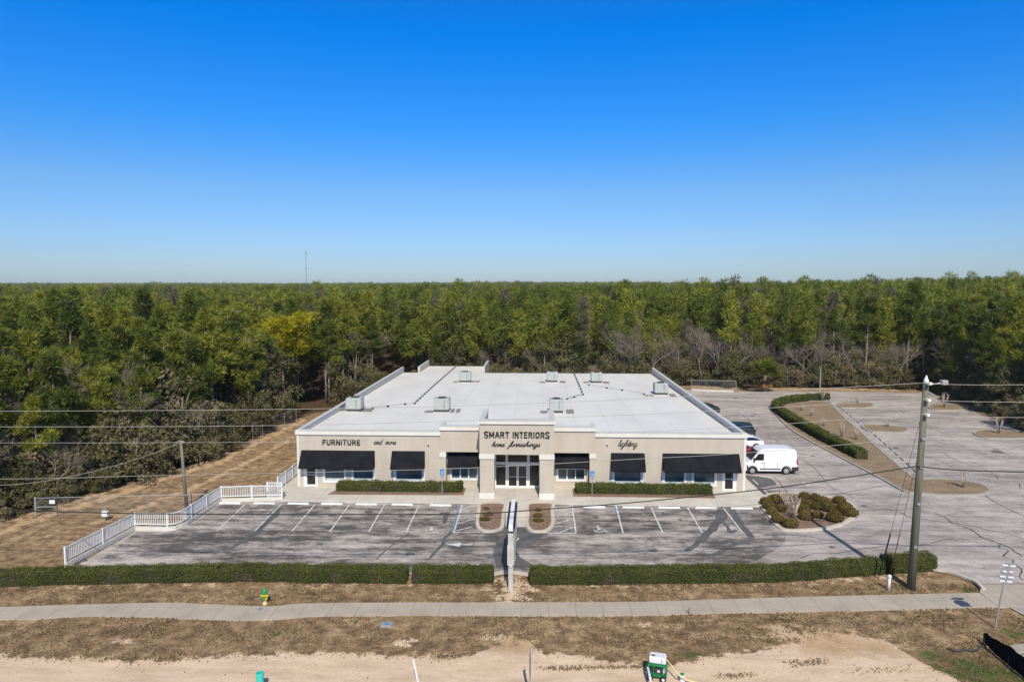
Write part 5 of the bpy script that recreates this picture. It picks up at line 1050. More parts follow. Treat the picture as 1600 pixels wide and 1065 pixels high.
# pylon sign, seen edge-on
x0, y0, _ = P(798, 922); t = thing('pylon_sign', 'tall cream double-sided pylon sign seen edge-on between the front hedges', 'sign', (x0, y0, 0)); hw = .165
for yy in (y0, y0+4.4): bevel(MB().box((x0-hw*.85, yy, -.05), (x0+hw*.85, yy+.45, 1.55)).build('post', 'signcream', t), .015)
bevel(MB().box((x0-hw*1.25, y0-.08, 1.55), (x0+hw*1.25, y0+4.95, 2.72)).build('lower_cabinet', 'signcream', t), .02)
bevel(MB().box((x0-hw*1.0, y0+.02, 2.72), (x0+hw*1.0, y0+4.85, 3.45)).build('middle_cabinet', 'signcream', t), .02)
MB().box((x0-hw*.9, y0+.1, 3.45), (x0+hw*.9, y0+4.7, 3.6)).build('underside_shade', 'plastic', t)  # black colour stands in for the shade under the top cabinet
bevel(MB().box((x0-hw*.78, y0-.02, 3.6), (x0+hw*.78, y0+5.0, 3.98)).build('top_cabinet', 'white', t), .02)
m = MB()
for s in (-1, 1):
    yy = y0+.35
    for k, w in enumerate([.32, .4, .36, .34, .3, .0, .16, .36, .3, .3, .34, .16, .38, .34, .3]):
        xa, xb = sorted((x0+s*hw*.79, x0+s*(hw*.78+.13)))
        if w: m.box((xa, yy, 3.62), (xb, yy+w*.85, 3.93))
        yy += max(w, .15)*.93
m.build('channel_letters', 'black', t); MB().tube([(x0, y0-.12, 1.5), (x0, y0-.06, 1.53)], .07, 8).build('light', 'white', t)
m = MB()
for s in (-1, 1):
    for z in (1.75, 2.05, 2.35): xa, xb = sorted((x0+s*hw*1.25, x0+s*(hw*1.25+.03))); m.box((xa, y0+.3, z), (xb, y0+4.6, z+.04))
m.build('changeable_rails', 'alu', t)
# main utility pole
bx_, by_, _ = P(1423.5, 918); tx, ty, tz = PY(1447, 597, by_); t = thing('utility_pole', 'tall greenish wooden utility pole with metal-capped top in front of the hedge', 'utility pole', (bx_, by_, 0))
def onpole(z): f = z/tz; return np.array([bx_+(tx-bx_)*f, by_, z])
MB().tube([tuple(onpole(-.2)), tuple(onpole(tz*.5)), tuple(onpole(tz))], [.245, .2, .155], 14).build('shaft', 'pole', t, smooth=True)
MB().tube([tuple(onpole(tz-.05)), tuple(onpole(tz+.1)), tuple(onpole(tz+.42))], [.15, .14, .012], 10).build('pole_cap', 'white', t, smooth=True)
hz_ = [PY(1441, y_, by_)[2] for y_ in (598, 623.5, 646.5, 684, 728)]
for k in range(3):
    c = onpole(hz_[k]); m = MB(); m.tube([tuple(c+[0, -.16, 0]), tuple(c+[0, -.26, 0]), tuple(c+[0, -.36, .03]), tuple(c+[0, -.5, .03])], [.05, .11, .06, .09], 8); m.build('insulator', 'white', t)
arm = MB(); c = onpole(tz-.15); arm.tube([tuple(c), tuple(c+[.35, -.05, .05]), tuple(c+[.85, -.05, .12])], .035, 6); arm.tube([tuple(c+[0, 0, -.35]), tuple(c+[.75, 0, -.75])], .05, 6); arm.build('lamp_arm', 'galv', t); bevel(MB().box(tuple(c+[.8, -.25, .02]), tuple(c+[1.15, .1, .3])).build('floodlight', 'galv', t), .04)
for z in (hz_[3], hz_[4], 5.2, 2.6): m = MB(); c = onpole(z); m.box((c[0]-.13, c[1]-.26, z-.06), (c[0]+.05, c[1]-.18, z+.06)); m.build('bracket', 'galv', t)
# wires
def wire(pts, label, r, mat, yo=0):
    W_ = []
    for p in pts:
        q = PY(p[0], p[1], by_+yo); W_.append(q)
    W_ = catmull(W_, 5); o = W_[0]; tag(MB().tube(W_, r, 5).build('power_line', mat, loc=o, smooth=True), label, 'power line')
wire([(-700, 640), (0, 642), (490, 638.5), (800, 631), (1075, 619), (1250, 609), (1443, 598)], 'topmost pale wire running left from the utility pole', .014, 'cable', -.4)
wire([(-700, 664), (0, 666.5), (460, 664), (867, 652), (1105, 642), (1441, 623.5)], 'second highest pale wire running left from the utility pole', .014, 'cable', -.4)
wire([(-700, 690), (0, 691.5), (300, 691), (460, 689.8), (560, 688), (652, 686), (750, 683.5), (975, 675), (1165, 666), (1439, 646.5)], 'third pale wire running left from the utility pole across the store front', .012, 'cable', -.4)
wire([(-700, 752), (0, 748), (200, 743.5), (470, 738), (600, 734.5), (700, 732), (867, 724), (1007, 716), (1155, 708), (1435, 684)], 'pale wire crossing in front of the black awnings', .014, 'cable', -.2)
wire([(-700, 790), (0, 797), (200, 801.5), (480, 803), (730, 802), (850, 795), (1000, 783.5), (1200, 763), (1330, 744), (1431, 728)], 'thick black cable sagging across the front of the store', .035, 'darkcable', -.25)
wire([(-700, 806), (0, 808), (400, 812), (800, 808.5), (1100, 795), (1300, 772), (1431, 748)], 'thin dark cable sagging lowest across the car park', .01, 'darkcable', -.2)
for a, b, c_, lb, r, mt in (((1443, 598), (1600, 601), (2300, 590), 'topmost', .014, 'cable'), ((1441, 623.5), (1600, 628), (2300, 625), 'second', .014, 'cable'), ((1439, 646.5), (1600, 652), (2300, 652), 'third', .014, 'cable'), ((1431, 728), (1600, 737), (2300, 740), 'black lowest', .035, 'darkcable')):
    wire([a, b, c_], f'{lb} wire running right from the utility pole out of view', r, mt, -.4 if 'cable' == mt else -.25)
# guy wires with guards
for k, (pb, pg, z1, mt) in enumerate((((1373, 903), (1386, 843), hz_[1]-.3, 'black'), ((1391, 897), (1400, 843), hz_[3], 'deadpalm'))):
    b_ = np.array(P(*pb)); g = np.array(PY(*pg, b_[1]-.25)); e = onpole(z1); t = thing('guy_wire', ['thick-guarded guy wire left of the utility pole behind the hedge', 'thin brown-guarded guy wire nearest the utility pole'][k], 'guy wire', tuple(b_))
    d = (e-b_)/np.linalg.norm(e-b_); MB().tube([tuple(b_), tuple(e)], .012, 5).build('cable', 'darkcable', t); MB().tube([tuple(b_+d*.2), tuple(b_+d*3.0)], .045 if k == 0 else .025, 6).build('guard', mt, t)
# small service pole
sx0, sy0, _ = P(292.5, 797); st = PY(282.5, 690, sy0); t = thing('service_pole', 'thin weathered wooden pole standing in the dry field left of the lot', 'utility pole', (sx0, sy0, 0))
MB().tube([(sx0, sy0, -.2), (st[0], sy0, st[2])], [.15, .1], 9).build('shaft', 'oldpole', t, smooth=True); MB().tube([(st[0]-.45, sy0-.1, st[2]-.05), (st[0], sy0-.12, st[2]+.12), (st[0]+.35, sy0-.1, st[2]-.02)], .03, 5).build('crossarm', 'galv', t)
w_ = catmull([st, PY(250, 704, sy0-1), PY(190, 724, sy0-2), PY(100, 746, sy0-4), PY(0, 758, sy0-6), PY(-300, 770, sy0-12)], 5); tag(MB().tube(w_, .014, 4).build('power_line', 'cable', loc=w_[0]), 'faint service wire dropping left from the thin field pole', 'power line')
# hydrant
x, y, _ = P(414, 942.5); t = thing('fire_hydrant', 'yellow fire hydrant with green bonnet on the verge left of centre', 'hydrant', (x, y, 0))
MB().tube([(x, y, -.05), (x, y, .04), (x, y, .05), (x, y, .26)], [.15, .15, .1, .1], 12).build('base', 'hyd_c', t, smooth=False)
m = MB(); m.tube([(x, y, .26), (x, y, .3), (x, y, .31), (x, y, .6)], [.15, .15, .115, .115], 14); m.tube([(x, y-.02, .45), (x, y-.24, .45)], .075, 10); m.tube([(x-.22, y, .47), (x+.22, y, .47)], .055, 10); m.build('barrel', 'hyd_y', t)
m = MB(); m.tube([(x, y, .6), (x, y, .64), (x, y, .65), (x, y, .78), (x, y, .86), (x, y, .88), (x, y, .94)], [.16, .16, .13, .12, .06, .03, .03], 14); m.build('bonnet', 'hyd_g', t)
m = MB()
for s in (-1, 1): m.tube([(x+s*.2, y, .47), (x+s*.26, y, .47)], .065, 8)
m.tube([(x, y-.24, .45), (x, y-.29, .45)], .09, 8); m.build('caps', 'hyd_g', t)
bx0 = L2([(402, 951), (410, 949), (411, 952), (404, 954)]); tag(MB().sheet(bx0, .036).build('blue_paint_mark', M['blueline']), kind='structure')
# meter box, stake, marker posts, pipes
x, y, _ = P(604, 975.5); t = thing('water_meter_box', 'flat grey utility box lid with blue mark in the verge grass', 'utility box', (x, y, 0))
bevel(MB().box((x-.27, y-.2, -.1), (x+.27, y+.25, .05)).build('lid', 'galv', t), .015); MB().box((x-.1, y-.08, .05), (x+.12, y+.06, .062)).build('cap', 'blue', t); MB().box((x-.31, y-.24, -.1), (x+.31, y+.29, .03)).build('rim', 'curb2', t)
x, y, _ = P(1388.5, 921); t = thing('marker_post', 'short white cylindrical marker post left of the utility pole', 'post', (x, y, 0)); MB().tube([(x, y, -.05), (x+.02, y, .75)], .075, 12).build('post', 'white', t, smooth=True); MB().tube([(x+.02, y, .75), (x+.022, y, .88), (x+.022, y, .93)], [.11, .11, .06], 12).build('cap', 'white', t)
x, y, _ = P(1077, 959); tag(MB().tube([(x, y, -.05), (x-.01, y, .35), (x-.01, y, .37)], [.04, .045, .01], 6).build('wooden_stake', 'bark', loc=(x, y, 0)), 'small dark wooden stake at the lower edge of the sidewalk', 'stake')
zt = .8; x, y, _ = P(406, 1050, zt); t = thing('teal_pipe', 'upright open teal plastic pipe sticking out of the sand', 'pipe', (x, y, 0)); n = 18; vs = []; fs = []
for r_, z in ((.155, -.1), (.155, zt-.22), (.175, zt-.2), (.175, zt-.05), (.165, zt), (.135, zt), (.135, -.1)): vs += [(x+r_*math.cos(2*math.pi*k/n), y+r_*math.sin(2*math.pi*k/n), z) for k in range(n)]
for i in range(6): fs += [(i*n+k, i*n+(k+1) % n, (i+1)*n+(k+1) % n, (i+1)*n+k) for k in range(n)]
MB().add(vs, fs).build('pipe_wall', 'teal', t); MB().sheet([(x+.134*math.cos(2*math.pi*k/n), y+.134*math.sin(2*math.pi*k/n)) for k in range(n)], zt-.4).build('pipe_shade', 'plastic', t)  # black disc paints the darkness down inside the open pipe
a = P(645.5, 1029, 1.0); b = (a[0]+.28, a[1]-.25, -.1); tag(MB().bar(a, b, .07, .05).build('white_stake', 'white', loc=(b[0], b[1], 0)), 'slim white stake leaning in the sand at the bottom of the picture', 'stake')
zt = 2.3; x, y, _ = P(828, 1013, zt); t = thing('roadside_sign', 'grey roadside sign seen edge-on at the bottom centre', 'sign', (x, y, 0)); MB().box((x-.03, y-.04, -.2), (x+.03, y+.04, zt)).build('post', 'galv', t); MB().box((x+.03, y-.35, zt-.75), (x+.045, y+.35, zt-.05)).build('sign_panel', 'signback', t); MB().box((x+.03, y-.28, zt-1.2), (x+.045, y+.28, zt-.85)).build('small_panel', 'signback', t)
x, y, _ = P(165, 812); t = thing('field_utility_box', 'little white utility box on a post in the dry field at left', 'utility box', (x, y, 0)); MB().box((x-.05, y-.05, -.05), (x+.05, y+.05, .5)).build('post', 'oldpole', t); bevel(MB().box((x-.22, y-.15, .3), (x+.22, y+.12, .72)).build('box', 'white', t), .03); MB().box((x-.12, y-.06, .72), (x+.1, y+.06, .86)).build('top_vent', 'galv', t)
x, y, _ = P(306, 797); tag(MB().tube([(x, y, -.1), (x, y, .8), (x, y, .9)], [.05, .05, .11], 7).build('rusty_pipe', 'deadpalm', loc=(x, y, 0)), 'short rusty pipe just right of the thin field pole', 'pipe')
# roadside sign at right (seen from behind)
x, y, _ = P(1554, 981); tp = PY(1575, 879, y); t = thing('octagonal_road_sign', 'leaning road sign on a steel post seen from behind by the driveway', 'sign', (x, y, 0)); e = np.array(tp); b0 = np.array([x, y, 0.]); MB().tube([tuple(b0-[0, 0, .1]), tuple(e)], .04, 6).build('post', 'galv', t)
d = (e-b0)/np.linalg.norm(e-b0); c = b0+d*(np.linalg.norm(e)*0+np.linalg.norm(e-b0)-.62); sidev = np.array([1, .12, 0]); sidev = sidev-d*(sidev@d); sidev /= np.linalg.norm(sidev); nn = np.cross(sidev, d)
m = MB(); vs = []
for off_ in (-.05, -.065):
    for k in range(8): a = math.radians(22.5+45*k); vs.append(c+sidev*.4*math.cos(a)+d*.4*math.sin(a)-nn*off_)
m.add(vs, [tuple(range(8)), tuple(range(15, 7, -1))]+[(k, (k+1) % 8, 8+(k+1) % 8, 8+k) for k in range(8)]); m.build('sign_panel', 'signback', t)
m = MB()
for q, w in ((.52, .36), (.18, .3), (-.1, .4), (-.34, .34)):
    cc = c+d*q+nn*.09
    for s in (-1, 1): m.bar(tuple(cc+sidev*s*.07), tuple(cc+sidev*s*w), .05, .07)
m.build('brackets', 'white', t); cc = c+d*.56+nn*.02; m = MB(); m.bar(tuple(cc-sidev*.15), tuple(cc+sidev*.46), .03, .16); m.build('name_blade', 'signback', t)
# silt fence, culvert, sock
bp = [P(1538, 1003), P(1554, 1020), P(1577, 1039), P(1600, 1058), P(1660, 1105)]; t = thing('silt_fence', 'black fabric silt fence in the lower right corner', 'silt fence', bp[0]); bc = catmull(bp, 4); nB = len(bc); m = MB()
vs = [tuple(p) for p in bc]+[(p[0]+.0, p[1]+.03, .5+.42*min(1, i/8)+.03*math.sin(i*1.7)) for i, p in enumerate(bc)]; m.add(vs, [(i, i+1, nB+i+1, nB+i) for i in range(nB-1)]); o = m.build('fabric', 'canvas', t); s_ = o.modifiers.new('t', 'SOLIDIFY'); s_.thickness = .02
for i in range(0, nB, 8): p = bc[i]; MB().box((p[0]-.02, p[1]+.045, -.1), (p[0]+.02, p[1]+.08, .45)).build('stake', 'plastic', t)
w_ = [P(*p, .04) for p in ((1482, 1012), (1495, 1016), (1510, 1014), (1524, 1015), (1536, 1008))]; tag(MB().tube(catmull(w_, 4), .05, 6).build('erosion_sock', 'acdark', loc=w_[0]), 'dark crumpled erosion sock lying left of the black silt fence', 'erosion sock')
x, y, _ = P(1592, 1022); t = thing('culvert_end', 'grey concrete culvert end with a dark opening behind the silt fence', 'culvert', (x, y, 0)); m = MB(); n = 12; vs = []
for r_, yy, z in ((1.0, -.2, 0), (1.0, .35, 0), (.72, .35, 0), (.72, -.2, 0)):
    for k in range(n+1): a = math.pi*k/n; vs.append((x+.35+r_*math.cos(a)*1.1, y+yy, -.25+r_*math.sin(a)*.62))
fs = []
for i in range(4): fs += [(i*(n+1)+k, i*(n+1)+k+1, ((i+1) % 4)*(n+1)+k+1, ((i+1) % 4)*(n+1)+k) for k in range(n)]
m.add(vs, fs); m.build('pipe_ring', 'curb2', t); MB().box((x-.5, y+.33, -.3), (x+1.3, y+.345, .1)).build('opening_shade', 'plastic', t); MB().prism([(x-.9, y-.5), (x+1.7, y-.5), (x+1.5, y+.1), (x-.7, y+.1)], -.1, .03).build('concrete_apron', 'curb2', t)  # black plate stands in for the shade inside the culvert mouth
# green pump trailer with white tank
x, y, _ = P(1027, 1060); t = thing('pump_cart', 'green wheeled pump cart with a white water tank on top, on the sand', 'pump cart', (x, y, 0)); R_ = math.radians(-14)
def rot(px_, py_): return (x+px_*math.cos(R_)-py_*math.sin(R_), y+px_*math.sin(R_)+py_*math.cos(R_))
def rbox(mb, a, b):
    (ax_, ay_, az), (bx__, by__, bz) = a, b; q = [rot(ax_, ay_), rot(bx__, ay_), rot(bx__, by__), rot(ax_, by__)]; mb.prism(q, az, bz)
m = MB(); rbox(m, (-.42, -.05, .12), (.42, .55, .22)); rbox(m, (-.44, -.07, .62), (.44, .57, .7))
for a in (-.42, .37):
    for b in (-.05, .5): rbox(m, (a, b, .22), (a+.05, b+.05, .62))
rbox(m, (-.2, .0, .22), (-.16, .04, .62)); m.build('frame', 'green', t)
m = MB(); rbox(m, (-.12, .05, .22), (.22, .4, .5)); rbox(m, (-.38, .1, .22), (-.2, .4, .56)); m.build('engine', 'acdark', t); m = MB(); rbox(m, (.0, .03, .3), (.1, .05, .4)); rbox(m, (.25, .1, .25), (.35, .3, .55)); m.build('pump_housing', 'tank', t)
m = MB(); rbox(m, (-.4, .0, .7), (.38, .52, 1.02)); tk = bevel(m.build('water_tank', 'tank', t), .07, 3); m = MB(); rbox(m, (.17, -.01, .75), (.185, -.001, .98)); m.build('tank_strap', 'acdark', tk); m = MB(); rbox(m, (-.3, .1, 1.02), (-.12, .22, 1.028)); m.build('tank_mark', 'acdark', tk)
for sx_ in (-.3, .28):
    cx_, cy_ = rot(sx_, -.14); c2 = rot(sx_, -.24); w_ = MB().tube([(cx_, cy_, .13), (*c2, .13)], .13, 14).build('wheel', 'rubber', t); c3 = rot(sx_, -.25); MB().tube([(*c2, .13), (*c3, .13)], .07, 10).build('hub', 'tank', w_)
a = P(1012, 1042, .5); tag(MB().tube([a, (a[0]+.0, a[1]-.5, .45), (a[0]+.02, a[1]-1.2, .1), (a[0]+.02, a[1]-2.5, .05)], .05, 8).build('white_hose', 'tank', loc=(a[0], a[1]-2, 0)), 'white hose dropping from the left side of the pump cart', 'hose')
b = P(1066, 1062); w_ = [(rot(.42, .2)[0], rot(.42, .2)[1], .85), P(1050, 1040, .5), P(1061, 1054, .35), P(1075, 1062, .1), P(1092, 1066, .05), P(1130, 1072, .05)]; tag(MB().tube(catmull(w_, 4), .03, 7).build('cream_hose', 'hyd_c', loc=w_[0]), 'cream hose sloping right from the pump cart tank', 'hose')
t = thing('white_bucket', 'small white capped pipe stub right of the pump cart', 'pipe', b); MB().tube([(b[0], b[1], -.05), (b[0], b[1], .28)], .12, 12).build('body', 'tank', t); MB().tube([(b[0], b[1], .28), (b[0], b[1], .33)], .09, 12).build('cap', 'hyd_g', t)
# distant radio mast
dm = 900; bse = PY(479, 449, dm); top_ = PY(478, 392, dm); t = thing('radio_mast', 'thin distant radio mast rising above the forest horizon at left', 'radio mast', (bse[0], dm, 5)); m = MB(); xx = bse[0]; nz = 26; zt = top_[2]
for a in ((-.55, 0), (.55, 0), (0, .9)): m.tube([(xx+a[0], dm+a[1], 3), (xx+a[0]*.7, dm+a[1]*.7, zt)], .13, 4)
for k in range(nz):
    z0 = 3+(zt-3)*k/nz; z1 = 3+(zt-3)*(k+1)/nz; m.tube([(xx-.5, dm, z0), (xx+.5, dm, z1)], .07, 3)
m.build('lattice', 'galv', t); m = MB(); m.box((xx-.9, dm-.4, zt-4), (xx+.9, dm+.4, zt-1.5)); m.box((xx-.9, dm-.4, zt*.62), (xx+.9, dm+.4, zt*.62+1.8)); m.tube([(xx, dm, zt), (xx, dm, zt+5)], .1, 4); m.build('antennas', 'galv', t)

# ------------------------------------------------------------------ vehicles (nose toward -x)
def wheel(t, x, y, r, w, side, rim='rim'):
    s = -1 if side < 0 else 1; o = MB().tube([(x, y, r), (x, y+s*w*.12, r), (x, y+s*w*.9, r), (x, y+s*w, r)], [r*.9, r, r, r*.93], 20).build('wheel', 'rubber', t)
    MB().tube([(x, y+s*w*1.0, r), (x, y+s*(w+.015), r), (x, y+s*(w+.04), r)], [r*.66, r*.62, r*.2], 16).build('rim', rim, o)
def loft_side(mb, prof, half, tumble, zb):
    """closed x-z profile swept across the width, narrowing with height"""
    n = len(prof); vs = []
    ys = [-1, -.94, .94, 1]
    for j, yy in enumerate(ys):
        for x, z in prof:
            k = max(0, z-zb); h_ = half-tumble*k; e = .0 if abs(yy) < 1 else .05; cx_ = x; vs.append((cx_*(1-.012*(abs(yy) == 1)), yy*h_, z-(.035 if abs(yy) == 1 and z > zb else 0)))
    fs = []
    for j in range(3): fs += [(j*n+i, (j+1)*n+i, (j+1)*n+(i+1) % n, j*n+(i+1) % n) for i in range(n)]
    fs += [tuple(range(n)), tuple(3*n+i for i in range(n-1, -1, -1))]; mb.add(vs, fs)
def arch(x, r, k=7): return [(x+r*math.cos(math.pi*i/k), .33+r*math.sin(math.pi*i/k)*.95) for i in range(k+1)]
def make_van(loc):
    # local: nose at x=0, tail at 5.1, y in +-1.0
    t = thing('cargo_van', 'white high-roof cargo van parked beside the right store wall', 'van', (0, 0, 0)); hb = 1.0; body = MB()
    prof = [(.0, .42), (-.03, .75), (.05, 1.05), (.55, 1.28), (.75, 1.34), (1.45, 2.22), (1.75, 2.42), (2.4, 2.5), (4.4, 2.5), (4.85, 2.42), (5.02, 2.2), (5.1, 1.4), (5.12, .5)]
    wb0, wb1 = .85, 4.05
    prof = prof+arch(wb1, .43)[0:8]+arch(wb0, .43); prof = [p for p in prof]
    loft_side(body, prof, hb, .085, 1.1); bo = bevel(body.build('body', 'vanwhite', t), .05, 3)
    g = MB()                                          # windscreen, flush panel 1 cm above the body
    d = Vector((.7, 0, .88)).normalized(); nrm = Vector((-.88, 0, .7)).normalized(); p0 = Vector((.75, 0, 1.34))+d*.07+nrm*.05; p1 = Vector((1.45, 0, 2.22))-d*.08+nrm*.05
    g.add([(p0.x, -.88, p0.z), (p0.x, .88, p0.z), (p1.x, .78, p1.z), (p1.x, -.78, p1.z)], [(0, 1, 2, 3)]); o = g.build('windscreen', 'carglass', t); s_ = o.modifiers.new('t', 'SOLIDIFY'); s_.thickness = .02
    for s in (-1, 1):
        def yy(z): return s*(hb-.085*max(0, z-1.1)+.012)
        pts = [(.98, 1.38), (1.9, 1.38), (1.93, 1.98), (1.5, 2.0), (1.36, 1.95)]; m = MB(); vs = [(x, yy(z), z) for x, z in pts]+[(x, yy(z)-s*.05, z) for x, z in pts]; k = len(pts); m.add(vs, [tuple(range(k)), tuple(range(2*k-1, k-1, -1))]+[(i, (i+1) % k, k+(i+1) % k, k+i) for i in range(k)]); m.build('side_window', 'carglass', t)
        m = MB(); y0, y1 = sorted((s*1.0, s*1.025)); m.box((1.55, y0, .5), (3.5, y1, .6)); m.box((.3, y0, .42), (.43, y1, .9)); m.build('side_moulding', 'plastic', t)
        for wx in (wb0, wb1):
            m = MB(); aa = [(wx+.5*math.cos(math.pi*i/8), .36+.5*math.sin(math.pi*i/8)) for i in range(9)]; bb = [(wx+.42*math.cos(math.pi*i/8), .36+.42*math.sin(math.pi*i/8)) for i in range(9)]
            vs = [(x, s*1.03, z) for x, z in aa]+[(x, s*1.03, z) for x, z in bb]+[(x, s*.96, z) for x, z in aa]+[(x, s*.96, z) for x, z in bb]; m.add(vs, [(i, i+1, 10+i, 9+i) for i in range(8)]+[(i, i+1, 19+i, 18+i) for i in range(8)]+[(9+i, 10+i, 28+i, 27+i) for i in range(8)]); m.build('wheel_arch', 'plastic', t)
            wheel(t, wx, s*.76, .35, .22, s)
        m = MB(); m.box((1.72, min(s*1.0, s*1.03), 1.12), (1.86, max(s*1.0, s*1.03), 1.17)); m.build('door_handle', 'plastic', t)
        m = MB(); 
        for xx in (1.96, 3.2): m.box((xx, min(s*.93, s*1.006), .62), (xx+.015, max(s*.93, s*1.006), 1.2))
        m.build('door_seams', 'acdark', t)
        m = MB(); m.box((.92, min(s*1.0, s*1.22), 1.3), (1.05, max(s*1.0, s*1.22), 1.62)); bevel(m.build('mirror', 'plastic', t), .03)
        m = MB(); m.box((5.0, min(s*.78, s*.985), 1.0), (5.13, max(s*.78, s*.985), 1.5)); m.build('taillight', 'taillight', t)
        m = MB(); m.box((-.02, min(s*.55, s*.96), .85), (.3, max(s*.55, s*.96), 1.05)); m.build('headlight', 'headlight', t)
    m = MB(); m.box((4.55, -1.02, .38), (5.2, 1.02, .75)); bevel(m.build('rear_bumper', 'plastic', t), .03); m = MB(); m.box((-.1, -.98, .28), (.4, .98, .7)); bevel(m.build('front_bumper', 'plastic', t), .06); m = MB(); m.box((.3, -.8, .2), (5.0, .8, .45)); m.build('underbody', 'acdark', t)
    t.location = loc; return t
vx, vy, _ = P(1175.5, 741); v = make_van((vx-.85, vy+.98, ZL))
def make_car(name, label, mat, loc, suv=False, sc=1.0):
    t = thing(name, label, 'car', (0, 0, 0)); hh = 1.0 if not suv else 1.18
    low = [(.02, .35), (-.02, .6*hh), (.15, .75*hh), (1.1, .92*hh), (1.25, .95*hh), (3.9, .98*hh), (4.5, .95*hh), (4.62, .8*hh), (4.6, .35)]
    low = low+arch(3.75, .38)+arch(.85, .38); b = MB(); loft_side(b, low, .9, .08, .6); bevel(b.build('body', mat, t), .04, 3)
    cab = [(1.15, .93*hh), (1.95, 1.4*hh), (2.3, 1.46*hh), (3.1, 1.45*hh), (4.25 if suv else 3.9, (1.38 if suv else 1.2)*hh), (4.45 if suv else 4.35, .95*hh)]; b = MB(); loft_side(b, cab, .84, .28, .95); bevel(b.build('glasshouse', 'carglass', t), .03)
    roof_ = [(1.9, 1.385*hh), (2.3, 1.475*hh), (3.15, 1.465*hh), (4.2 if suv else 3.7, (1.42 if suv else 1.29)*hh), (4.1 if suv else 3.6, (1.36 if suv else 1.25)*hh), (2.2, 1.38*hh)]; b = MB(); loft_side(b, roof_, .80, .2, 1.0); b.build('roof', mat, t)
    for s in (-1, 1):
        m = MB(); m.bar((1.2, s*.80, .95*hh), (1.95, s*.71, 1.4*hh), .05, .05); m.bar((2.65, s*.85, .95*hh), (2.65, s*.72, 1.42*hh), .05, .07); m.bar((4.3, s*.78, .96*hh), (3.7 if not suv else 4.15, s*.70, 1.3*hh), .08, .06); m.build('pillars', mat, t)
        for wx in (.85, 3.75): wheel(t, wx, s*.7, .33, .2, s)
        m = MB(); m.box((4.5, min(s*.55, s*.86), .7*hh), (4.64, max(s*.55, s*.86), .88*hh)); m.build('taillight', 'taillight', t); m = MB(); m.box((-.02, min(s*.5, s*.82), .58*hh), (.2, max(s*.5, s*.82), .7*hh)); m.build('headlight', 'headlight', t)
    MB().box((4.6, -.25, .55), (4.64, .25, .68)).build('number_plate', 'white', t); MB().box((.3, -.8, .18), (4.4, .8, .4)).build('underbody', 'acdark', t)
    t.location = loc; return t
for nm, lb, mt, (px_, py_), suv, in (('parked_car', 'dark green car poking out behind the right store wall', 'dgreen', (1181, 685), True), ('parked_car', 'white sedan with its tail out beyond the store wall, behind the van', 'carwhite', (1194.5, 702), False), ('parked_car', 'red car mostly hidden between the white van and white sedan', 'red', (1178, 715), False), ('parked_car', 'black car barely visible past the far right roof edge', 'blackcar', (1125.5, 648), False)):
    x, y, _ = P(px_, py_); make_car(nm, lb, mt, (x-4.62, y+.9, ZL), suv)

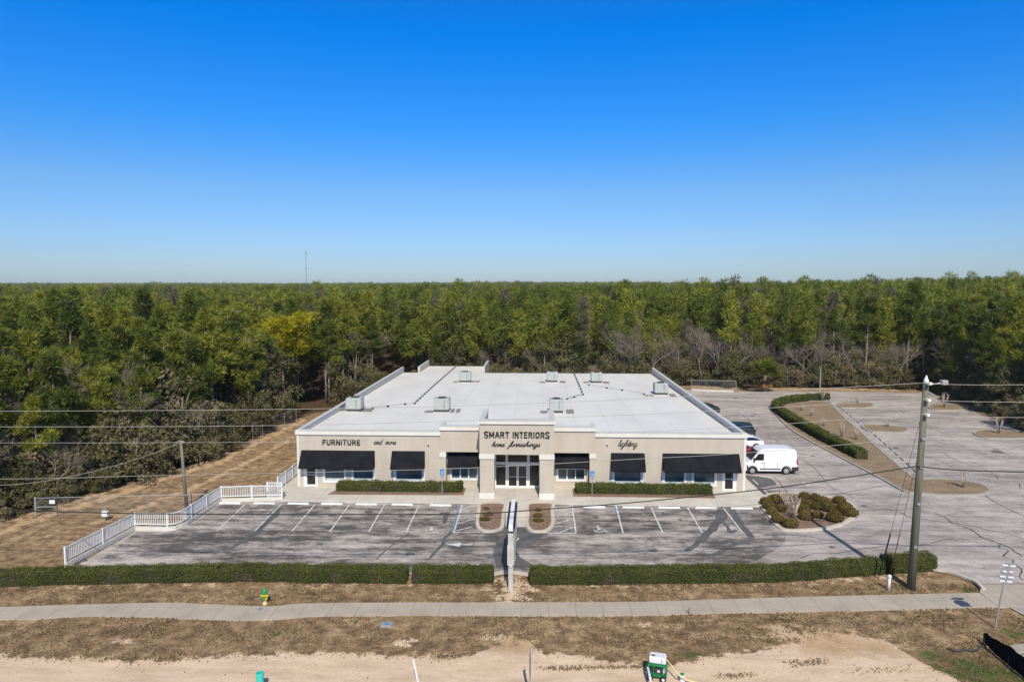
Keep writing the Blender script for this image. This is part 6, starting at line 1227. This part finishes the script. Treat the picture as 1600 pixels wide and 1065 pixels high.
# ------------------------------------------------------------------ verge grass (uncountable)
def verge():
    rng = np.random.default_rng(8); n = 95000; x = rng.uniform(-34, 34, n); y = rng.uniform(29, 41.2, n); line = np.interp(x, sx, sy); a, b = L2([(0, 948), (0, 968)])
    keep = (y > line+rng.normal(size=n)*.35) & ~inside([p[:2] for p in catmull(L2(top), 2)+catmull(L2(bot), 2)], x, y) & ~inside(L2([(1525, 900), (2000, 900), (2000, 1015), (1605, 970), (1560, 948), (1531, 927)]), x, y)
    cl = vnoise(x, y, 1.7, 2)+vnoise(x, y, 4.1, 7)*.7+rng.normal(size=n)*.4; keep &= cl > -.1
    x, y = x[keep], y[keep]; dx, dy = [], []
    for c0, c1, w_, m_ in ((P2(850, 1043), P2(1008, 1040), .2, 420), (P2(1235, 1036), P2(1290, 1030), .28, 150), (P2(680, 1026), P2(730, 1022), .2, 220), (P2(1340, 1048), P2(1420, 1040), .4, 110), (P2(150, 1030), P2(230, 1027), .15, 150), (P2(1120, 1055), P2(1180, 1052), .2, 120)):
        t_ = rng.uniform(size=m_); dx.append(c0[0]+(c1[0]-c0[0])*t_+rng.normal(size=m_)*w_); dy.append(c0[1]+(c1[1]-c0[1])*t_+rng.normal(size=m_)*w_*.5)
    x = np.concatenate([x]+dx+[rng.uniform(-30, 30, 250)]); y = np.concatenate([y]+dy+[rng.uniform(29.5, 36, 250)]); n = len(x); C = np.stack([x, y, np.full(n, -.04)], -1); d = rng.normal(size=(n, 3))*.6; d[:, 2] = 1; d /= np.linalg.norm(d, axis=1)[:, None]; t = rng.normal(size=(n, 3)); t[:, 2] = 0; t /= np.linalg.norm(t, axis=1)[:, None]; h = rng.uniform(.05, .13, (n, 1))
    V = np.stack([C-t*.035, C+t*.035, C+d*h], 1); gr = (vnoise(x, y, .6, 4)+.5*vnoise(x, y, 1.9, 1)+.25*rng.normal(size=n)) > .40; gr &= y > np.interp(x, sx, sy); T = np.where(gr | ((x > 20.5) & (y < 34.2) & (rng.uniform(size=n) < .6)), rng.uniform(.8, 1, n), rng.uniform(.25, .78, n))
    tag(mesh_obj('verge_grass', V.reshape(-1, 3), np.arange(n*3).reshape(n, 3), 'grass', attrs=dict(tint=np.repeat(T, 3))), 'sparse dry grass tufts on the sandy verge along the sidewalk', 'grass', kind='stuff')
verge()
def haze():
    o = MB().box((-4200, -60, -3), (4200, 5200, 62)).build('haze', 'white'); m = bpy.data.materials.new('thin_air'); m.use_nodes = True; n = m.node_tree.nodes; n.clear()
    v = n.new('ShaderNodeVolumePrincipled'); v.inputs['Density'].default_value = .00009; v.inputs['Color'].default_value = (.93, .96, 1, 1); ou = n.new('ShaderNodeOutputMaterial'); m.node_tree.links.new(v.outputs[0], ou.inputs['Volume'])
    o.data.materials[0] = m; tag(o, 'thin pale air softening the distant forest', 'haze', kind='stuff')
haze()
for o in list(COL.objects):                  # drop prototypes that were never placed
    if o.parent is None and o.get('label') == 'x':
        for c in list(o.children_recursive)+[o]: bpy.data.objects.remove(c)
